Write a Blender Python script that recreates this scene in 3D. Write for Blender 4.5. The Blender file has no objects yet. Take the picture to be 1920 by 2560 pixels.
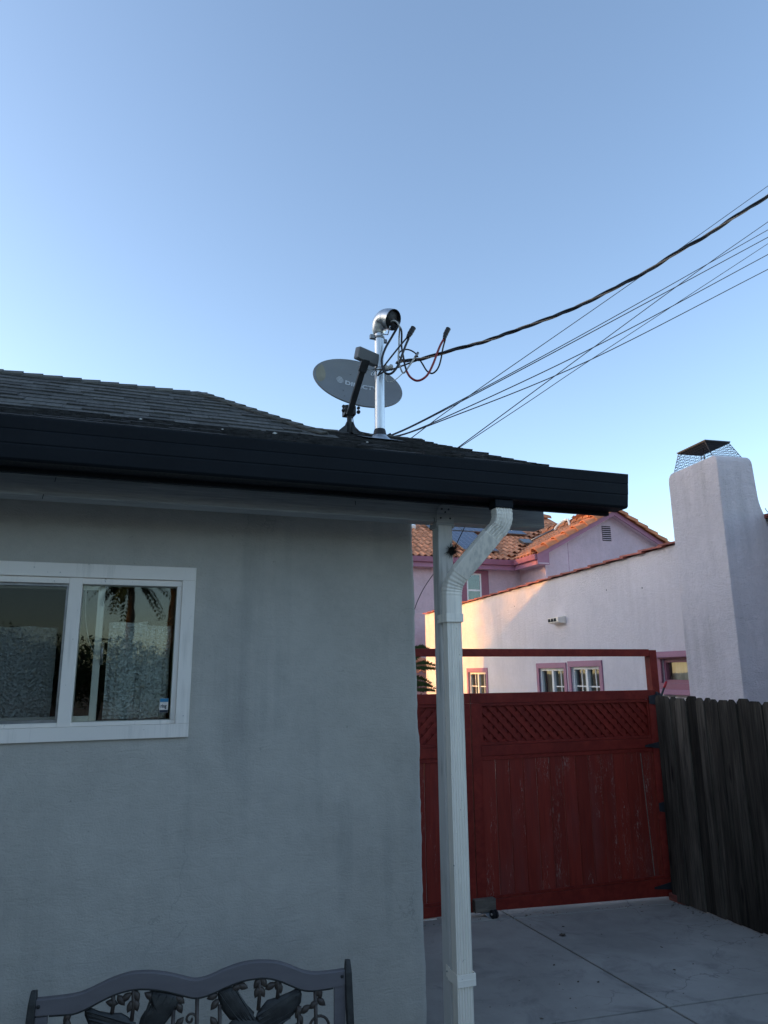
import bpy, math, random
from mathutils import Vector, Matrix, noise

random.seed(7)
R = math.radians
scene = bpy.context.scene
COL = scene.collection
LIFT = 2.05          # everything below is measured from the lens; the last lines lift it all onto the ground

# ------------------------------------------------------------------ camera
cam_d = bpy.data.cameras.new("camera")
cam_d.sensor_fit = 'VERTICAL'
cam_d.sensor_height = 24.0
cam_d.lens = 16.64
cam_d.clip_start = 0.05
cam_d.clip_end = 2000
cam = bpy.data.objects.new("camera", cam_d)
COL.objects.link(cam)
yaw, pitch, roll = R(19.0), R(12.75), R(0.5)
fw = Vector((math.sin(yaw) * math.cos(pitch), math.cos(yaw) * math.cos(pitch), math.sin(pitch)))
rt = Vector((math.cos(yaw), -math.sin(yaw), 0))
up = rt.cross(fw)
rt2 = rt * math.cos(roll) - up * math.sin(roll)
up2 = up * math.cos(roll) + rt * math.sin(roll)
cam.matrix_world = Matrix(((rt2.x, up2.x, -fw.x, 0), (rt2.y, up2.y, -fw.y, 0), (rt2.z, up2.z, -fw.z, 0), (0, 0, 0, 1)))
scene.camera = cam

# ------------------------------------------------------------------ sky and sun
SUN_EL, SUN_PHI = R(12.0), R(20.0)     # low sun; it stands to the left, a little behind the house
to_sun = Vector((-math.cos(SUN_PHI) * math.cos(SUN_EL), math.sin(SUN_PHI) * math.cos(SUN_EL), math.sin(SUN_EL)))
world = bpy.data.worlds.new("World")
scene.world = world
world.use_nodes = True
wn = world.node_tree
bg = wn.nodes["Background"]
sky = wn.nodes.new("ShaderNodeTexSky")
sky.sky_type = 'NISHITA'
sky.sun_disc = False
sky.sun_elevation = SUN_EL
sky.sun_rotation = math.atan2(to_sun.x, to_sun.y)
sky.altitude = 0
sky.air_density = 0.8
sky.dust_density = 0.9
sky.ozone_density = 0.9
wn.links.new(sky.outputs[0], bg.inputs[0])
bg.inputs[1].default_value = 0.15
sun_d = bpy.data.lights.new("sun", 'SUN')
sun_d.energy = 2.0
sun_d.angle = R(0.5)
sun_d.color = (1.0, 0.40, 0.03)
sun = bpy.data.objects.new("sun", sun_d)
COL.objects.link(sun)
sun.rotation_euler = to_sun.to_track_quat('Z', 'Y').to_euler()
vs = scene.view_settings
vs.view_transform = 'Standard'
vs.look = 'None'
vs.gamma = 1.0
vs.exposure = 1.55
vs.use_curve_mapping = False

# ------------------------------------------------------------------ helpers
WM = {}
ID = Matrix.Identity(4)


def T(x, y=None, z=None):
    return Matrix.Translation(Vector((x, y, z)) if y is not None else Vector(x))


def frame(o, x, y, z):
    """matrix with the given axes and origin"""
    o, x, y, z = Vector(o), Vector(x), Vector(y), Vector(z)
    return Matrix(((x.x, y.x, z.x, o.x), (x.y, y.y, z.y, o.y), (x.z, y.z, z.z, o.z), (0, 0, 0, 1)))


def put(o, parent=None, W=ID):
    COL.objects.link(o)
    if parent is not None:
        o.parent = parent
        o.matrix_basis = WM[parent].inverted() @ W
    else:
        o.matrix_basis = W
    WM[o] = W
    return o


def tag(o, label=None, cat=None, group=None, kind=None):
    if label: o["label"] = label
    if cat: o["category"] = cat
    if group: o["group"] = group
    if kind: o["kind"] = kind
    return o


def thing(name, label, cat, base, group=None):
    o = bpy.data.objects.new(name, None)
    o.empty_display_size = 0.1
    put(o, None, T(base))
    return tag(o, label, cat, group)


def inst(name, me, parent, W):
    return put(bpy.data.objects.new(name, me), parent, W)


class MB:
    def __init__(s):
        s.v, s.f, s.sm = [], [], []

    def add(s, vs, fs, smooth=False):
        n = len(s.v)
        s.v += [tuple(p) for p in vs]
        s.f += [tuple(i + n for i in q) for q in fs]
        s.sm += [smooth] * len(fs)
        return s

    def box(s, x0, x1, y0, y1, z0, z1):
        return s.add([(x0, y0, z0), (x1, y0, z0), (x1, y1, z0), (x0, y1, z0), (x0, y0, z1), (x1, y0, z1), (x1, y1, z1), (x0, y1, z1)],
                     [(0, 3, 2, 1), (4, 5, 6, 7), (0, 1, 5, 4), (1, 2, 6, 5), (2, 3, 7, 6), (3, 0, 4, 7)])

    def obox(s, c, a, b, d):
        """box from its centre and three half vectors"""
        c, a, b, d = Vector(c), Vector(a), Vector(b), Vector(d)
        if a.cross(b).dot(d) < 0: a = -a
        return s.add([c - a - b - d, c + a - b - d, c + a + b - d, c - a + b - d, c - a - b + d, c + a - b + d, c + a + b + d, c - a + b + d],
                     [(0, 3, 2, 1), (4, 5, 6, 7), (0, 1, 5, 4), (1, 2, 6, 5), (2, 3, 7, 6), (3, 0, 4, 7)])

    def prism(s, pts, off, smooth=False):
        """closed polygon (3-D points) pushed along an offset"""
        pts = [Vector(p) for p in pts]
        off = Vector(off)
        n = len(pts)
        nr = Vector((0, 0, 0))
        for i in range(n): nr += pts[i].cross(pts[(i + 1) % n])
        if nr.dot(off) > 0: pts.reverse()
        fs = [tuple(range(n)), tuple(range(2 * n - 1, n - 1, -1))]
        s.add(pts + [p + off for p in pts], fs)
        n0 = len(s.v) - 2 * n
        for i in range(n):
            j = (i + 1) % n
            s.f.append((n0 + j, n0 + i, n0 + n + i, n0 + n + j))
            s.sm.append(smooth)
        return s

    def sweep(s, path, sec, ref=(0, 1, 0), scale=None, smooth=True, caps=True):
        """section [(w, b)...] along a path; b runs along the part of ref that is square to the path"""
        path = [Vector(p) for p in path]
        ref = Vector(ref)
        n, m = len(path), len(sec)
        vs = []
        for i, p in enumerate(path):
            t = (path[min(i + 1, n - 1)] - path[max(i - 1, 0)]).normalized()
            b = (ref - t * ref.dot(t))
            if b.length < 1e-4: b = Vector((1, 0, 0)) - t * t.x
            b.normalize()
            w = b.cross(t)
            k = 1.0 if scale is None else scale[i]
            vs += [p + (w * q[0] + b * q[1]) * k for q in sec]
        fs = []
        for i in range(n - 1):
            for j in range(m):
                k = (j + 1) % m
                fs.append((i * m + j, i * m + k, (i + 1) * m + k, (i + 1) * m + j))
        s.add(vs, fs, smooth)
        if caps:
            s.f.append(tuple(len(s.v) - n * m + j for j in range(m))[::-1]); s.sm.append(False)
            s.f.append(tuple(len(s.v) - m + j for j in range(m))); s.sm.append(False)
        return s

    def tube(s, path, r, n=8, caps=True):
        rs = r if isinstance(r, (list, tuple)) else None
        sec = [(math.cos(2 * math.pi * i / n) * (1 if rs else r), math.sin(2 * math.pi * i / n) * (1 if rs else r)) for i in range(n)]
        d = Vector(path[-1]) - Vector(path[0])
        ref = (0.13, 0.95, 0.21) if abs(d.normalized().y) < 0.8 else (0.9, 0.1, 0.35)
        return s.sweep(path, sec, ref, rs, True, caps)

    def lathe(s, c, axis, prof, n=20, smooth=True):
        """profile [(distance along axis, radius)...]"""
        c, a = Vector(c), Vector(axis).normalized()
        u = a.orthogonal().normalized()
        w = a.cross(u)
        m = len(prof)
        vs = [c + a * h + (u * math.cos(2 * math.pi * j / n) + w * math.sin(2 * math.pi * j / n)) * r for h, r in prof for j in range(n)]
        fs = [(i * n + j, i * n + (j + 1) % n, (i + 1) * n + (j + 1) % n, (i + 1) * n + j) for i in range(m - 1) for j in range(n)]
        return s.add(vs, fs, smooth)

    def mesh(s, name, mat):
        me = bpy.data.meshes.new(name)
        me.from_pydata(s.v, [], s.f)
        me.polygons.foreach_set("use_smooth", s.sm)
        me.materials.append(mat)
        me.update()
        return me

    def build(s, name, mat, parent=None, W=ID, bevel=0, seg=2):
        o = put(bpy.data.objects.new(name, s.mesh(name, mat)), parent, W)
        if bevel: bev(o, bevel, seg)
        return o


def bev(o, w, seg=2):
    b = o.modifiers.new("edge", 'BEVEL')
    b.width, b.segments, b.limit_method, b.angle_limit = w, seg, 'ANGLE', R(35)
    return o


def smooth_path(pts, n=6):
    """Catmull-Rom through the points"""
    P = [Vector(p) for p in pts]
    out = []
    for i in range(len(P) - 1):
        a, b, c, d = P[max(i - 1, 0)], P[i], P[i + 1], P[min(i + 2, len(P) - 1)]
        for k in range(n):
            t = k / n
            out.append(0.5 * ((2 * b) + (c - a) * t + (2 * a - 5 * b + 4 * c - d) * t * t + (3 * b - a - 3 * c + d) * t ** 3))
    out.append(P[-1])
    return out


# ------------------------------------------------------------------ materials
class NT:
    def __init__(s, name):
        s.m = bpy.data.materials.new(name)
        s.m.use_nodes = True
        s.t = s.m.node_tree
        s.b = s.t.nodes["Principled BSDF"]
        s.co = s.t.nodes.new("ShaderNodeTexCoord").outputs["Object"]

    def n(s, typ, ins=None, **kw):
        nd = s.t.nodes.new(typ)
        for k, v in kw.items(): setattr(nd, k, v)
        for k, v in (ins or {}).items(): s.set(nd.inputs[k], v)
        return nd

    def set(s, sock, v):
        if isinstance(v, bpy.types.NodeSocket): s.t.links.new(v, sock)
        else: sock.default_value = v

    def math(s, op, a, b=0.0):
        nd = s.n("ShaderNodeMath", operation=op)
        s.set(nd.inputs[0], a); s.set(nd.inputs[1], b)
        return nd.outputs[0]

    def scaled(s, xyz, rnd=None):
        nd = s.n("ShaderNodeMapping", {"Vector": s.co, "Scale": xyz})
        if rnd is not None:
            c = s.n("ShaderNodeCombineXYZ", {"X": s.math('MULTIPLY', rnd, 37.0), "Y": s.math('MULTIPLY', rnd, 91.0), "Z": s.math('MULTIPLY', rnd, 53.0)})
            s.set(nd.inputs["Location"], c.outputs[0])
        return nd.outputs[0]

    def noise(s, vec, scale, detail=4, rough=0.55, dist=0.0):
        return s.n("ShaderNodeTexNoise", {"Vector": vec, "Scale": scale, "Detail": detail, "Roughness": rough, "Distortion": dist}).outputs["Fac"]

    def rng(s, v, a, b, c, d):
        return s.n("ShaderNodeMapRange", {0: v, 1: a, 2: b, 3: c, 4: d}).outputs[0]

    def mix(s, f, a, b, blend='MIX'):
        nd = s.n("ShaderNodeMix", data_type='RGBA', blend_type=blend)
        s.set(nd.inputs[0], f); s.set(nd.inputs[6], a); s.set(nd.inputs[7], b)
        return nd.outputs[2]

    def grey(s, v):
        return s.n("ShaderNodeCombineColor", {0: v, 1: v, 2: v}).outputs[0]

    def rand(s):
        return s.n("ShaderNodeObjectInfo").outputs["Random"]

    def bump(s, h, strength, dist):
        s.set(s.b.inputs["Normal"], s.n("ShaderNodeBump", {"Height": h, "Strength": strength, "Distance": dist}).outputs[0])

    def out(s, col, rough=0.6, metal=0.0, spec=0.4):
        s.set(s.b.inputs["Base Color"], col)
        s.set(s.b.inputs["Roughness"], rough)
        s.b.inputs["Metallic"].default_value = metal
        s.b.inputs["Specular IOR Level"].default_value = spec
        return s.m


def rgb(*c): return (c[0], c[1], c[2], 1)


def basic(name, col, rough=0.6, var=0.15, scale=5.0, stretch=(1, 1, 1), bump=0.2, bscale=60.0, bdist=0.002, metal=0.0, spec=0.4, rnd=0.0, rv=0.1):
    """one colour with uneven tone, fine relief and, for repeated pieces, a tone of their own"""
    t = NT(name)
    r = t.rand() if rnd else None
    co = t.scaled(stretch, r)
    k = t.rng(t.noise(co, scale, 5), 0.3, 0.7, 1 - var, 1 + var)
    if rnd: k = t.math('MULTIPLY', k, t.rng(r, 0, 1, 1 - rnd, 1 + rnd))
    c = t.mix(1.0, rgb(*col), t.grey(k), 'MULTIPLY')
    h = t.noise(co, bscale, 6, 0.6)
    if bump: t.bump(h, bump, bdist)
    return t.out(c, t.rng(h, 0.3, 0.7, max(rough - rv, 0.02), min(rough + rv, 1)), metal, spec)


def stucco(name, col, coarse=9.0, fine=70.0, strength=0.5, dist=0.006, var=0.1, streak=0.0, stain=(0.2, 0.19, 0.17), mottle=0.06, cracks=0.0):
    """troweled stucco: cloudy tone, sand grain, swept ridges, rain streaks and a few hairline cracks"""
    t = NT(name)
    co = t.scaled((1, 1, 1))
    a = t.noise(co, 1.3, 5, 0.6)
    k = t.math('MULTIPLY', t.rng(a, 0.3, 0.7, 1 - var, 1 + var), t.rng(t.noise(co, 11, 7, 0.7), 0.3, 0.7, 1 - mottle, 1 + mottle))
    k = t.math('MULTIPLY', k, t.rng(t.noise(co, fine * 2.2, 3, 0.6), 0.25, 0.75, 1 - mottle, 1 + mottle))
    c = t.mix(1.0, rgb(*col), t.grey(k), 'MULTIPLY')
    h1 = t.noise(co, coarse, 7, 0.62, 0.4)
    h2 = t.noise(co, fine, 4, 0.6)
    sw = t.noise(t.scaled((1.0, 1.0, 3.2)), coarse * 1.6, 5, 0.6, 1.6)
    h = t.math('ADD', t.math('ADD', h1, t.math('MULTIPLY', sw, 0.7)), t.math('MULTIPLY', h2, 0.5))
    if streak:
        st = t.noise(t.scaled((7, 7, 0.5)), 1.0, 5, 0.6)
        m = t.rng(t.math('MULTIPLY', st, t.noise(co, 0.8, 3)), 0.25, 0.42, 0, streak)
        c = t.mix(m, c, rgb(*stain))
        pit = t.noise(co, 55, 3, 0.6)
        c = t.mix(t.rng(pit, 0.69, 0.76, 0, 0.35), c, rgb(0.08, 0.085, 0.09))
    if cracks:
        wv = t.n("ShaderNodeVectorMath", {0: co, 1: t.n("ShaderNodeTexNoise", {"Vector": co, "Scale": 3.0, "Detail": 5.0}).outputs["Color"]}, operation='ADD').outputs[0]
        ed = t.n("ShaderNodeTexVoronoi", {"Vector": wv, "Scale": 1.1}, feature='DISTANCE_TO_EDGE').outputs["Distance"]
        cm = t.math('MULTIPLY', t.rng(ed, 0.0, 0.007, 1, 0), t.rng(t.noise(co, 1.7, 3), 0.50, 0.60, 0, cracks))
        c = t.mix(cm, c, rgb(0.07, 0.075, 0.08))
        h = t.math('SUBTRACT', h, t.math('MULTIPLY', cm, 0.5))
    t.bump(h, strength, dist)
    return t.out(c, 0.88, 0, 0.2)


def wood(name, col, dark, grain=(1, 1, 1), rough=0.7, rnd=0.15, gscale=9.0, bump=0.5, var=0.25):
    """grain is small along the board"""
    t = NT(name)
    r = t.rand()
    co = t.scaled(grain, r)
    g = t.noise(co, gscale, 6, 0.6, 0.6)
    k = t.rng(r, 0, 1, 1 - rnd, 1 + rnd)
    c = t.mix(t.rng(g, 0.35, 0.68, 0, 1), rgb(*dark), rgb(*col))
    big = t.noise(t.scaled((1, 1, 1), r), 3.0, 4)
    c = t.mix(1.0, c, t.grey(t.math('MULTIPLY', k, t.rng(big, 0.3, 0.7, 1 - var, 1 + var))), 'MULTIPLY')
    t.bump(g, bump, 0.003)
    return t.out(c, rough, 0, 0.3)


def grimy(name, col, dirt, amount, rough=0.45):
    """old gloss paint with rain grime in upright runs and small chips"""
    t = NT(name)
    co = t.scaled((1, 1, 1))
    c = t.mix(1.0, rgb(*col), t.grey(t.rng(t.noise(co, 2.5, 4), 0.3, 0.7, 0.94, 1.05)), 'MULTIPLY')
    run = t.math('MULTIPLY', t.noise(t.scaled((26, 26, 1.1)), 2.0, 4, 0.6), t.noise(co, 3.0, 3))
    c = t.mix(t.rng(run, 0.27, 0.40, 0, amount), c, rgb(*dirt))
    chip = t.noise(co, 48, 3, 0.65)
    c = t.mix(t.rng(chip, 0.70, 0.74, 0, 0.7), c, rgb(0.10, 0.095, 0.085))
    t.bump(t.noise(co, 14, 3), 0.05, 0.004)
    return t.out(c, rough, 0, 0.45)


M = {}
M['grey_stucco'] = stucco('grey_stucco', (0.475, 0.445, 0.390), 5.5, 120, 0.7, 0.0065, 0.11, 0.42, (0.20, 0.20, 0.19), 0.06, 0.22)
M['lilac_stucco'] = stucco('lilac_stucco', (0.765, 0.705, 0.735), 24, 90, 0.8, 0.03, 0.05, 0.16, (0.45, 0.40, 0.40), 0.04)
M['chimney_stucco'] = stucco('chimney_stucco', (0.74, 0.67, 0.69), 15, 70, 0.9, 0.035, 0.07, 0.32, (0.36, 0.33, 0.32), 0.05, 0.3)
M['pink_stucco'] = stucco('pink_stucco', (0.60, 0.47, 0.53), 9, 40, 0.8, 0.05, 0.09, 0.25, (0.42, 0.31, 0.32), 0.06)
M['mauve'] = basic('mauve', (0.25, 0.09, 0.135), 0.55, 0.10, 3, bump=0.15, bscale=40)
M['mauve_light'] = basic('mauve_light', (0.31, 0.14, 0.215), 0.55, 0.10, 3, bump=0.15, bscale=40)
M['gutter_dark'] = basic('gutter_dark', (0.0060, 0.0085, 0.012), 0.55, 0.18, 4, bump=0.05, bscale=90, spec=0.15)
M['beam_paint'] = wood('beam_paint', (0.40, 0.40, 0.385), (0.27, 0.275, 0.27), (0.9, 22, 22), 0.65, 0.0, 5.0, 1.0, 0.08)
M['post_paint'] = grimy('post_paint', (0.62, 0.59, 0.54), (0.26, 0.25, 0.22), 0.7, 0.6)

M['spout_paint'] = grimy('spout_paint', (0.92, 0.84, 0.71), (0.42, 0.40, 0.35), 0.45)
M['trim_white'] = grimy('trim_white', (0.86, 0.78, 0.69), (0.46, 0.42, 0.36), 0.4, 0.5)
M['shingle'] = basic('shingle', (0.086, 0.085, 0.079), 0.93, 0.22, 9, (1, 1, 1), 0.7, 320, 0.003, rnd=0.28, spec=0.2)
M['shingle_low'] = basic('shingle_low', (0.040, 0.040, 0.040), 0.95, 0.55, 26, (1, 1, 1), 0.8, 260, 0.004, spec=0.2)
M['cap_shingle'] = basic('cap_shingle', (0.090, 0.087, 0.076), 0.93, 0.25, 9, (1, 1, 1), 0.7, 300, 0.003, rnd=0.22, spec=0.2)
M['black_cable'] = basic('black_cable', (0.016, 0.016, 0.019), 0.42, 0.2, 30, bump=0.1, bscale=120)
M['red_cable'] = basic('red_cable', (0.24, 0.012, 0.016), 0.4, 0.12, 30, bump=0.05)
M['white_cable'] = basic('white_cable', (0.52, 0.50, 0.46), 0.5, 0.12, 30, bump=0.05)
M['tape'] = basic('tape', (0.010, 0.010, 0.011), 0.5, 0.3, 40, bump=0.8, bscale=90, bdist=0.006)
M['bare_wire'] = basic('bare_wire', (0.30, 0.21, 0.15), 0.5, 0.25, 30, metal=0.2)
M['dark_wire'] = basic('dark_wire', (0.02, 0.02, 0.024), 0.6, 0.2, 10, bump=0)
M['dish_grey'] = basic('dish_grey', (0.20, 0.205, 0.205), 0.55, 0.07, 4, bump=0.1, bscale=120, spec=0.3)
M['feed_grey'] = basic('feed_grey', (0.125, 0.128, 0.130), 0.55, 0.07, 4, bump=0.1, bscale=120, spec=0.3)
M['dish_worn'] = basic('dish_worn', (0.24, 0.215, 0.15), 0.6, 0.15, 12, bump=0.1, bscale=120)
M['dish_print'] = basic('dish_print', (0.55, 0.56, 0.56), 0.6, 0.05, 10, bump=0)
M['bracket'] = basic('bracket', (0.035, 0.036, 0.038), 0.5, 0.25, 20, bump=0.2)
M['steel_dark'] = basic('steel_dark', (0.22, 0.22, 0.22), 0.4, 0.2, 20, metal=0.8)
M['rubber'] = basic('rubber', (0.022, 0.023, 0.026), 0.65, 0.2, 15, bump=0.3)
M['concrete'] = None
M['iron'] = basic('iron', (0.018, 0.022, 0.028), 0.5, 0.25, 30, bump=0.3, bscale=90)
M['terracotta'] = basic('terracotta', (0.56, 0.245, 0.135), 0.8, 0.28, 4.5, (1, 1, 1), 0.4, 30, 0.006, rnd=0.24, spec=0.25)
M['terracotta_cap'] = basic('terracotta_cap', (0.50, 0.19, 0.09), 0.75, 0.22, 4, (1, 1, 1), 0.4, 30, 0.006, rnd=0.16, spec=0.25)
M['coping'] = basic('coping', (0.30, 0.085, 0.065), 0.7, 0.28, 6, (1, 1, 1), 0.4, 30, 0.006, rnd=0.22)
M['window_white'] = basic('window_white', (0.68, 0.69, 0.69), 0.45, 0.05, 6, bump=0)
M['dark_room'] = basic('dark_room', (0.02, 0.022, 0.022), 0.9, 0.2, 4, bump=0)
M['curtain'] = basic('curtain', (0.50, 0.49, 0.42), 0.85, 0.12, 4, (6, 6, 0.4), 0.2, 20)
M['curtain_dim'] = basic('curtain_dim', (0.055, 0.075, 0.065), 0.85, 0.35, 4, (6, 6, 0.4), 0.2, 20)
M['bench_paint'] = basic('bench_paint', (0.14, 0.128, 0.132), 0.55, 0.12, 4, (1, 1, 5), 0.2, 40)
M['bench_iron'] = basic('bench_iron', (0.040, 0.040, 0.038), 0.45, 0.35, 25, bump=0.5, bscale=60, metal=0.3)
M['bench_leaf'] = basic('bench_leaf', (0.070, 0.055, 0.045), 0.45, 0.35, 25, bump=0.5, bscale=60, metal=0.3)
M['block_wood'] = wood('block_wood', (0.25, 0.21, 0.17), (0.14, 0.12, 0.10), (1, 8, 8), 0.75, 0.0)
M['plastic_red'] = basic('plastic_red', (0.42, 0.012, 0.02), 0.35, 0.1, 8, bump=0)
M['soil'] = basic('soil', (0.16, 0.145, 0.12), 0.95, 0.3, 0.5, bump=0.5, bscale=6, bdist=0.03)
M['leaf_green'] = basic('leaf_green', (0.055, 0.085, 0.025), 0.55, 0.35, 30, bump=0.2, bscale=80, spec=0.3)
M['leaf_dark'] = basic('leaf_dark', (0.045, 0.075, 0.028), 0.6, 0.4, 2.0, bump=0.2, bscale=20, spec=0.3)
M['bark'] = basic('bark', (0.11, 0.085, 0.06), 0.9, 0.3, 8, (6, 6, 1), 0.8, 12, 0.02)
M['twig'] = basic('twig', (0.030, 0.022, 0.018), 0.85, 0.4, 60, bump=0.2)
M['brown_wall'] = basic('brown_wall', (0.13, 0.115, 0.10), 0.85, 0.15, 1.5, bump=0.3, bscale=25)
M['soffit_dark'] = wood('soffit_dark', (0.055, 0.058, 0.06), (0.035, 0.037, 0.038), (1.2, 16, 16), 0.7, 0.0, 4.5, 0.4, 0.15)
M['off_white'] = basic('off_white', (0.55, 0.53, 0.48), 0.85, 0.06, 1.5, bump=0.3, bscale=25)


def galvanised():
    t = NT('galvanised')
    co = t.scaled((1, 1, 1))
    v = t.n("ShaderNodeTexVoronoi", {"Vector": co, "Scale": 70.0}).outputs["Color"]
    sp = t.n("ShaderNodeSeparateColor", {0: v}).outputs[0]
    k = t.math('MULTIPLY', t.rng(sp, 0, 1, 0.95, 1.0), t.rng(t.noise(t.scaled((8, 8, 1.5)), 4, 4), 0.3, 0.7, 0.86, 1.04))
    t.bump(t.noise(t.scaled((3, 3, 1)), 12, 3), 0.03, 0.002)
    return t.out(t.mix(1.0, rgb(0.58, 0.60, 0.61), t.grey(k), 'MULTIPLY'), t.rng(sp, 0, 1, 0.32, 0.36), 1.0)


M['galvanised'] = galvanised()


def concrete():
    t = NT('concrete')
    co = t.scaled((1, 1, 1))
    a = t.noise(co, 0.9, 6, 0.62, 0.3)
    b = t.noise(co, 3.5, 5, 0.6)
    k = t.math('MULTIPLY', t.rng(a, 0.3, 0.7, 0.72, 1.18), t.rng(b, 0.3, 0.7, 0.93, 1.06))
    c = t.mix(1.0, rgb(0.375, 0.345, 0.305), t.grey(k), 'MULTIPLY')
    dk = t.noise(co, 2.1, 6, 0.7, 1.2)
    c = t.mix(t.rng(dk, 0.52, 0.74, 0, 0.6), c, rgb(0.13, 0.125, 0.12))
    spots = t.noise(co, 38, 2, 0.4)
    c = t.mix(t.rng(spots, 0.72, 0.78, 0, 0.5), c, rgb(0.12, 0.12, 0.12))
    wv = t.n("ShaderNodeVectorMath", {0: co, 1: t.n("ShaderNodeTexNoise", {"Vector": co, "Scale": 2.0, "Detail": 6.0}).outputs["Color"]}, operation='ADD').outputs[0]
    ed = t.n("ShaderNodeTexVoronoi", {"Vector": wv, "Scale": 0.55}, feature='DISTANCE_TO_EDGE').outputs["Distance"]
    c = t.mix(t.math('MULTIPLY', t.rng(ed, 0.0, 0.004, 0.6, 0), t.rng(t.noise(co, 0.9, 2), 0.5, 0.56, 0, 1)), c, rgb(0.09, 0.09, 0.09))
    h = t.noise(co, 160, 5, 0.7)
    t.bump(t.math('ADD', h, t.math('MULTIPLY', t.noise(co, 9, 4), 1.5)), 0.25, 0.003)
    return t.out(c, t.rng(h, 0.3, 0.7, 0.72, 0.9), 0, 0.3)


M['concrete'] = concrete()


def gate_red():
    """old red paint, rubbed through to grey wood in upright scratches"""
    t = NT('gate_red')
    r = t.rand()
    co = t.scaled((1, 1, 1), r)
    g = t.noise(t.scaled((14, 14, 1.0), r), 4.0, 5, 0.6)
    c = t.mix(t.rng(g, 0.3, 0.7, 0, 1), rgb(0.185, 0.0155, 0.009), rgb(0.270, 0.029, 0.016))
    fade = t.noise(t.scaled((2.4, 2.4, 0.6), r), 1.6, 4)
    c = t.mix(t.rng(fade, 0.52, 0.72, 0, 0.45), c, rgb(0.18, 0.055, 0.05))
    patch = t.noise(t.scaled((3.0, 3.0, 0.7), r), 1.5, 3, 0.6)
    scr = t.noise(t.scaled((30, 30, 4.5), r), 4.0, 4, 0.7, 1.0)
    m = t.math('MULTIPLY', t.rng(patch, 0.53, 0.64, 0, 1), t.rng(scr, 0.57, 0.64, 0, 1))
    c = t.mix(t.math('MULTIPLY', m, 0.8), c, rgb(0.46, 0.38, 0.32))
    c = t.mix(1.0, c, t.grey(t.rng(r, 0, 1, 0.86, 1.14)), 'MULTIPLY')
    t.bump(t.math('SUBTRACT', g, t.math('MULTIPLY', m, 0.6)), 0.35, 0.003)
    return t.out(c, t.rng(g, 0.3, 0.7, 0.5, 0.72), 0, 0.35)


M['gate_red'] = gate_red()
M['gate_red_plain'] = wood('gate_red_plain', (0.25, 0.026, 0.015), (0.18, 0.014, 0.009), (10, 10, 10), 0.6, 0.1, 1.5, 0.25, 0.15)


def fence_wood():
    t = NT('fence_wood')
    r = t.rand()
    co = t.scaled((12, 12, 0.9), r)
    g = t.noise(co, 3.5, 7, 0.65, 0.8)
    big = t.noise(t.scaled((3, 3, 1.1), r), 1.5, 4, 0.6)
    c = t.mix(t.rng(g, 0.33, 0.68, 0, 1), rgb(0.034, 0.028, 0.022), rgb(0.125, 0.102, 0.078))
    c = t.mix(1.0, c, t.grey(t.math('MULTIPLY', t.rng(big, 0.3, 0.7, 0.45, 1.6), t.rng(r, 0, 1, 0.45, 1.3))), 'MULTIPLY')
    kn = t.n("ShaderNodeTexVoronoi", {"Vector": t.scaled((7, 7, 2.3), r), "Scale": 1.0}).outputs["Distance"]
    c = t.mix(t.rng(kn, 0.06, 0.12, 0.85, 0), c, rgb(0.016, 0.012, 0.010))
    t.bump(g, 0.9, 0.005)
    return t.out(c, 0.9, 0, 0.2)


M['fence_wood'] = fence_wood()


def glass(name, tint, base, power):
    """window pane: see-through, mirroring more towards grazing"""
    t = NT(name)
    fr = t.n("ShaderNodeFresnel", {"IOR": 1.5}).outputs[0]
    f = t.math('MINIMUM', t.math('ADD', t.math('MULTIPLY', fr, power), base), 1.0)
    tr = t.n("ShaderNodeBsdfTransparent", {"Color": rgb(*tint)})
    wav = t.n("ShaderNodeBump", {"Height": t.noise(t.scaled((1, 1, 1)), 5.0, 2), "Strength": 0.015, "Distance": 0.01})
    gl = t.n("ShaderNodeBsdfGlossy", {"Color": rgb(0.93, 0.98, 0.97), "Roughness": 0.015, "Normal": wav.outputs[0]})
    mx = t.n("ShaderNodeMixShader", {0: f, 1: tr.outputs[0], 2: gl.outputs[0]})
    o = t.t.nodes["Material Output"]
    t.t.links.new(mx.outputs[0], o.inputs[0])
    return t.m


M['pane'] = glass('pane', (0.86, 0.89, 0.87), 0.01, 0.62)
M['screen_pane'] = glass('screen_pane', (0.72, 0.74, 0.73), 0.0, 0.30)
M['far_pane'] = glass('far_pane', (0.8, 0.85, 0.85), 0.02, 0.9)


def foil():
    t = NT('foil')
    co = t.scaled((1, 1, 1))
    v = t.n("ShaderNodeTexVoronoi", {"Vector": t.scaled((1, 0.2, 1)), "Scale": 78.0}).outputs["Distance"]
    w = t.noise(co, 22, 5, 0.6, 1.4)
    fold = t.noise(t.scaled((1, 1, 0.08)), 14, 3)
    h = t.math('ADD', t.math('MULTIPLY', v, 0.9), t.math('ADD', w, t.math('MULTIPLY', fold, 2.6)))
    t.bump(h, 1.0, 0.026)
    return t.out(rgb(0.95, 0.94, 0.90), 0.30, 0.25)


M['foil'] = foil()


def solar():
    t = NT('solar_cells')
    br = t.n("ShaderNodeTexBrick", {"Vector": t.scaled((1, 1, 1)), "Color1": rgb(0.020, 0.030, 0.070), "Color2": rgb(0.026, 0.038, 0.085),
             "Mortar": rgb(0.16, 0.18, 0.23), "Scale": 1.0, "Mortar Size": 0.007, "Brick Width": 0.23, "Row Height": 0.23}, offset=0.0)
    return t.out(br.outputs[0], 0.22, 0, 0.5)


M['solar'] = solar()

# ------------------------------------------------------------------ ground and driveway
def gz(x, y):
    """height of the concrete: it falls gently towards the gate and the fence"""
    return -2.05 - 0.035 * (x - 2.5) - 0.03 * (y - 6.2)


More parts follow.
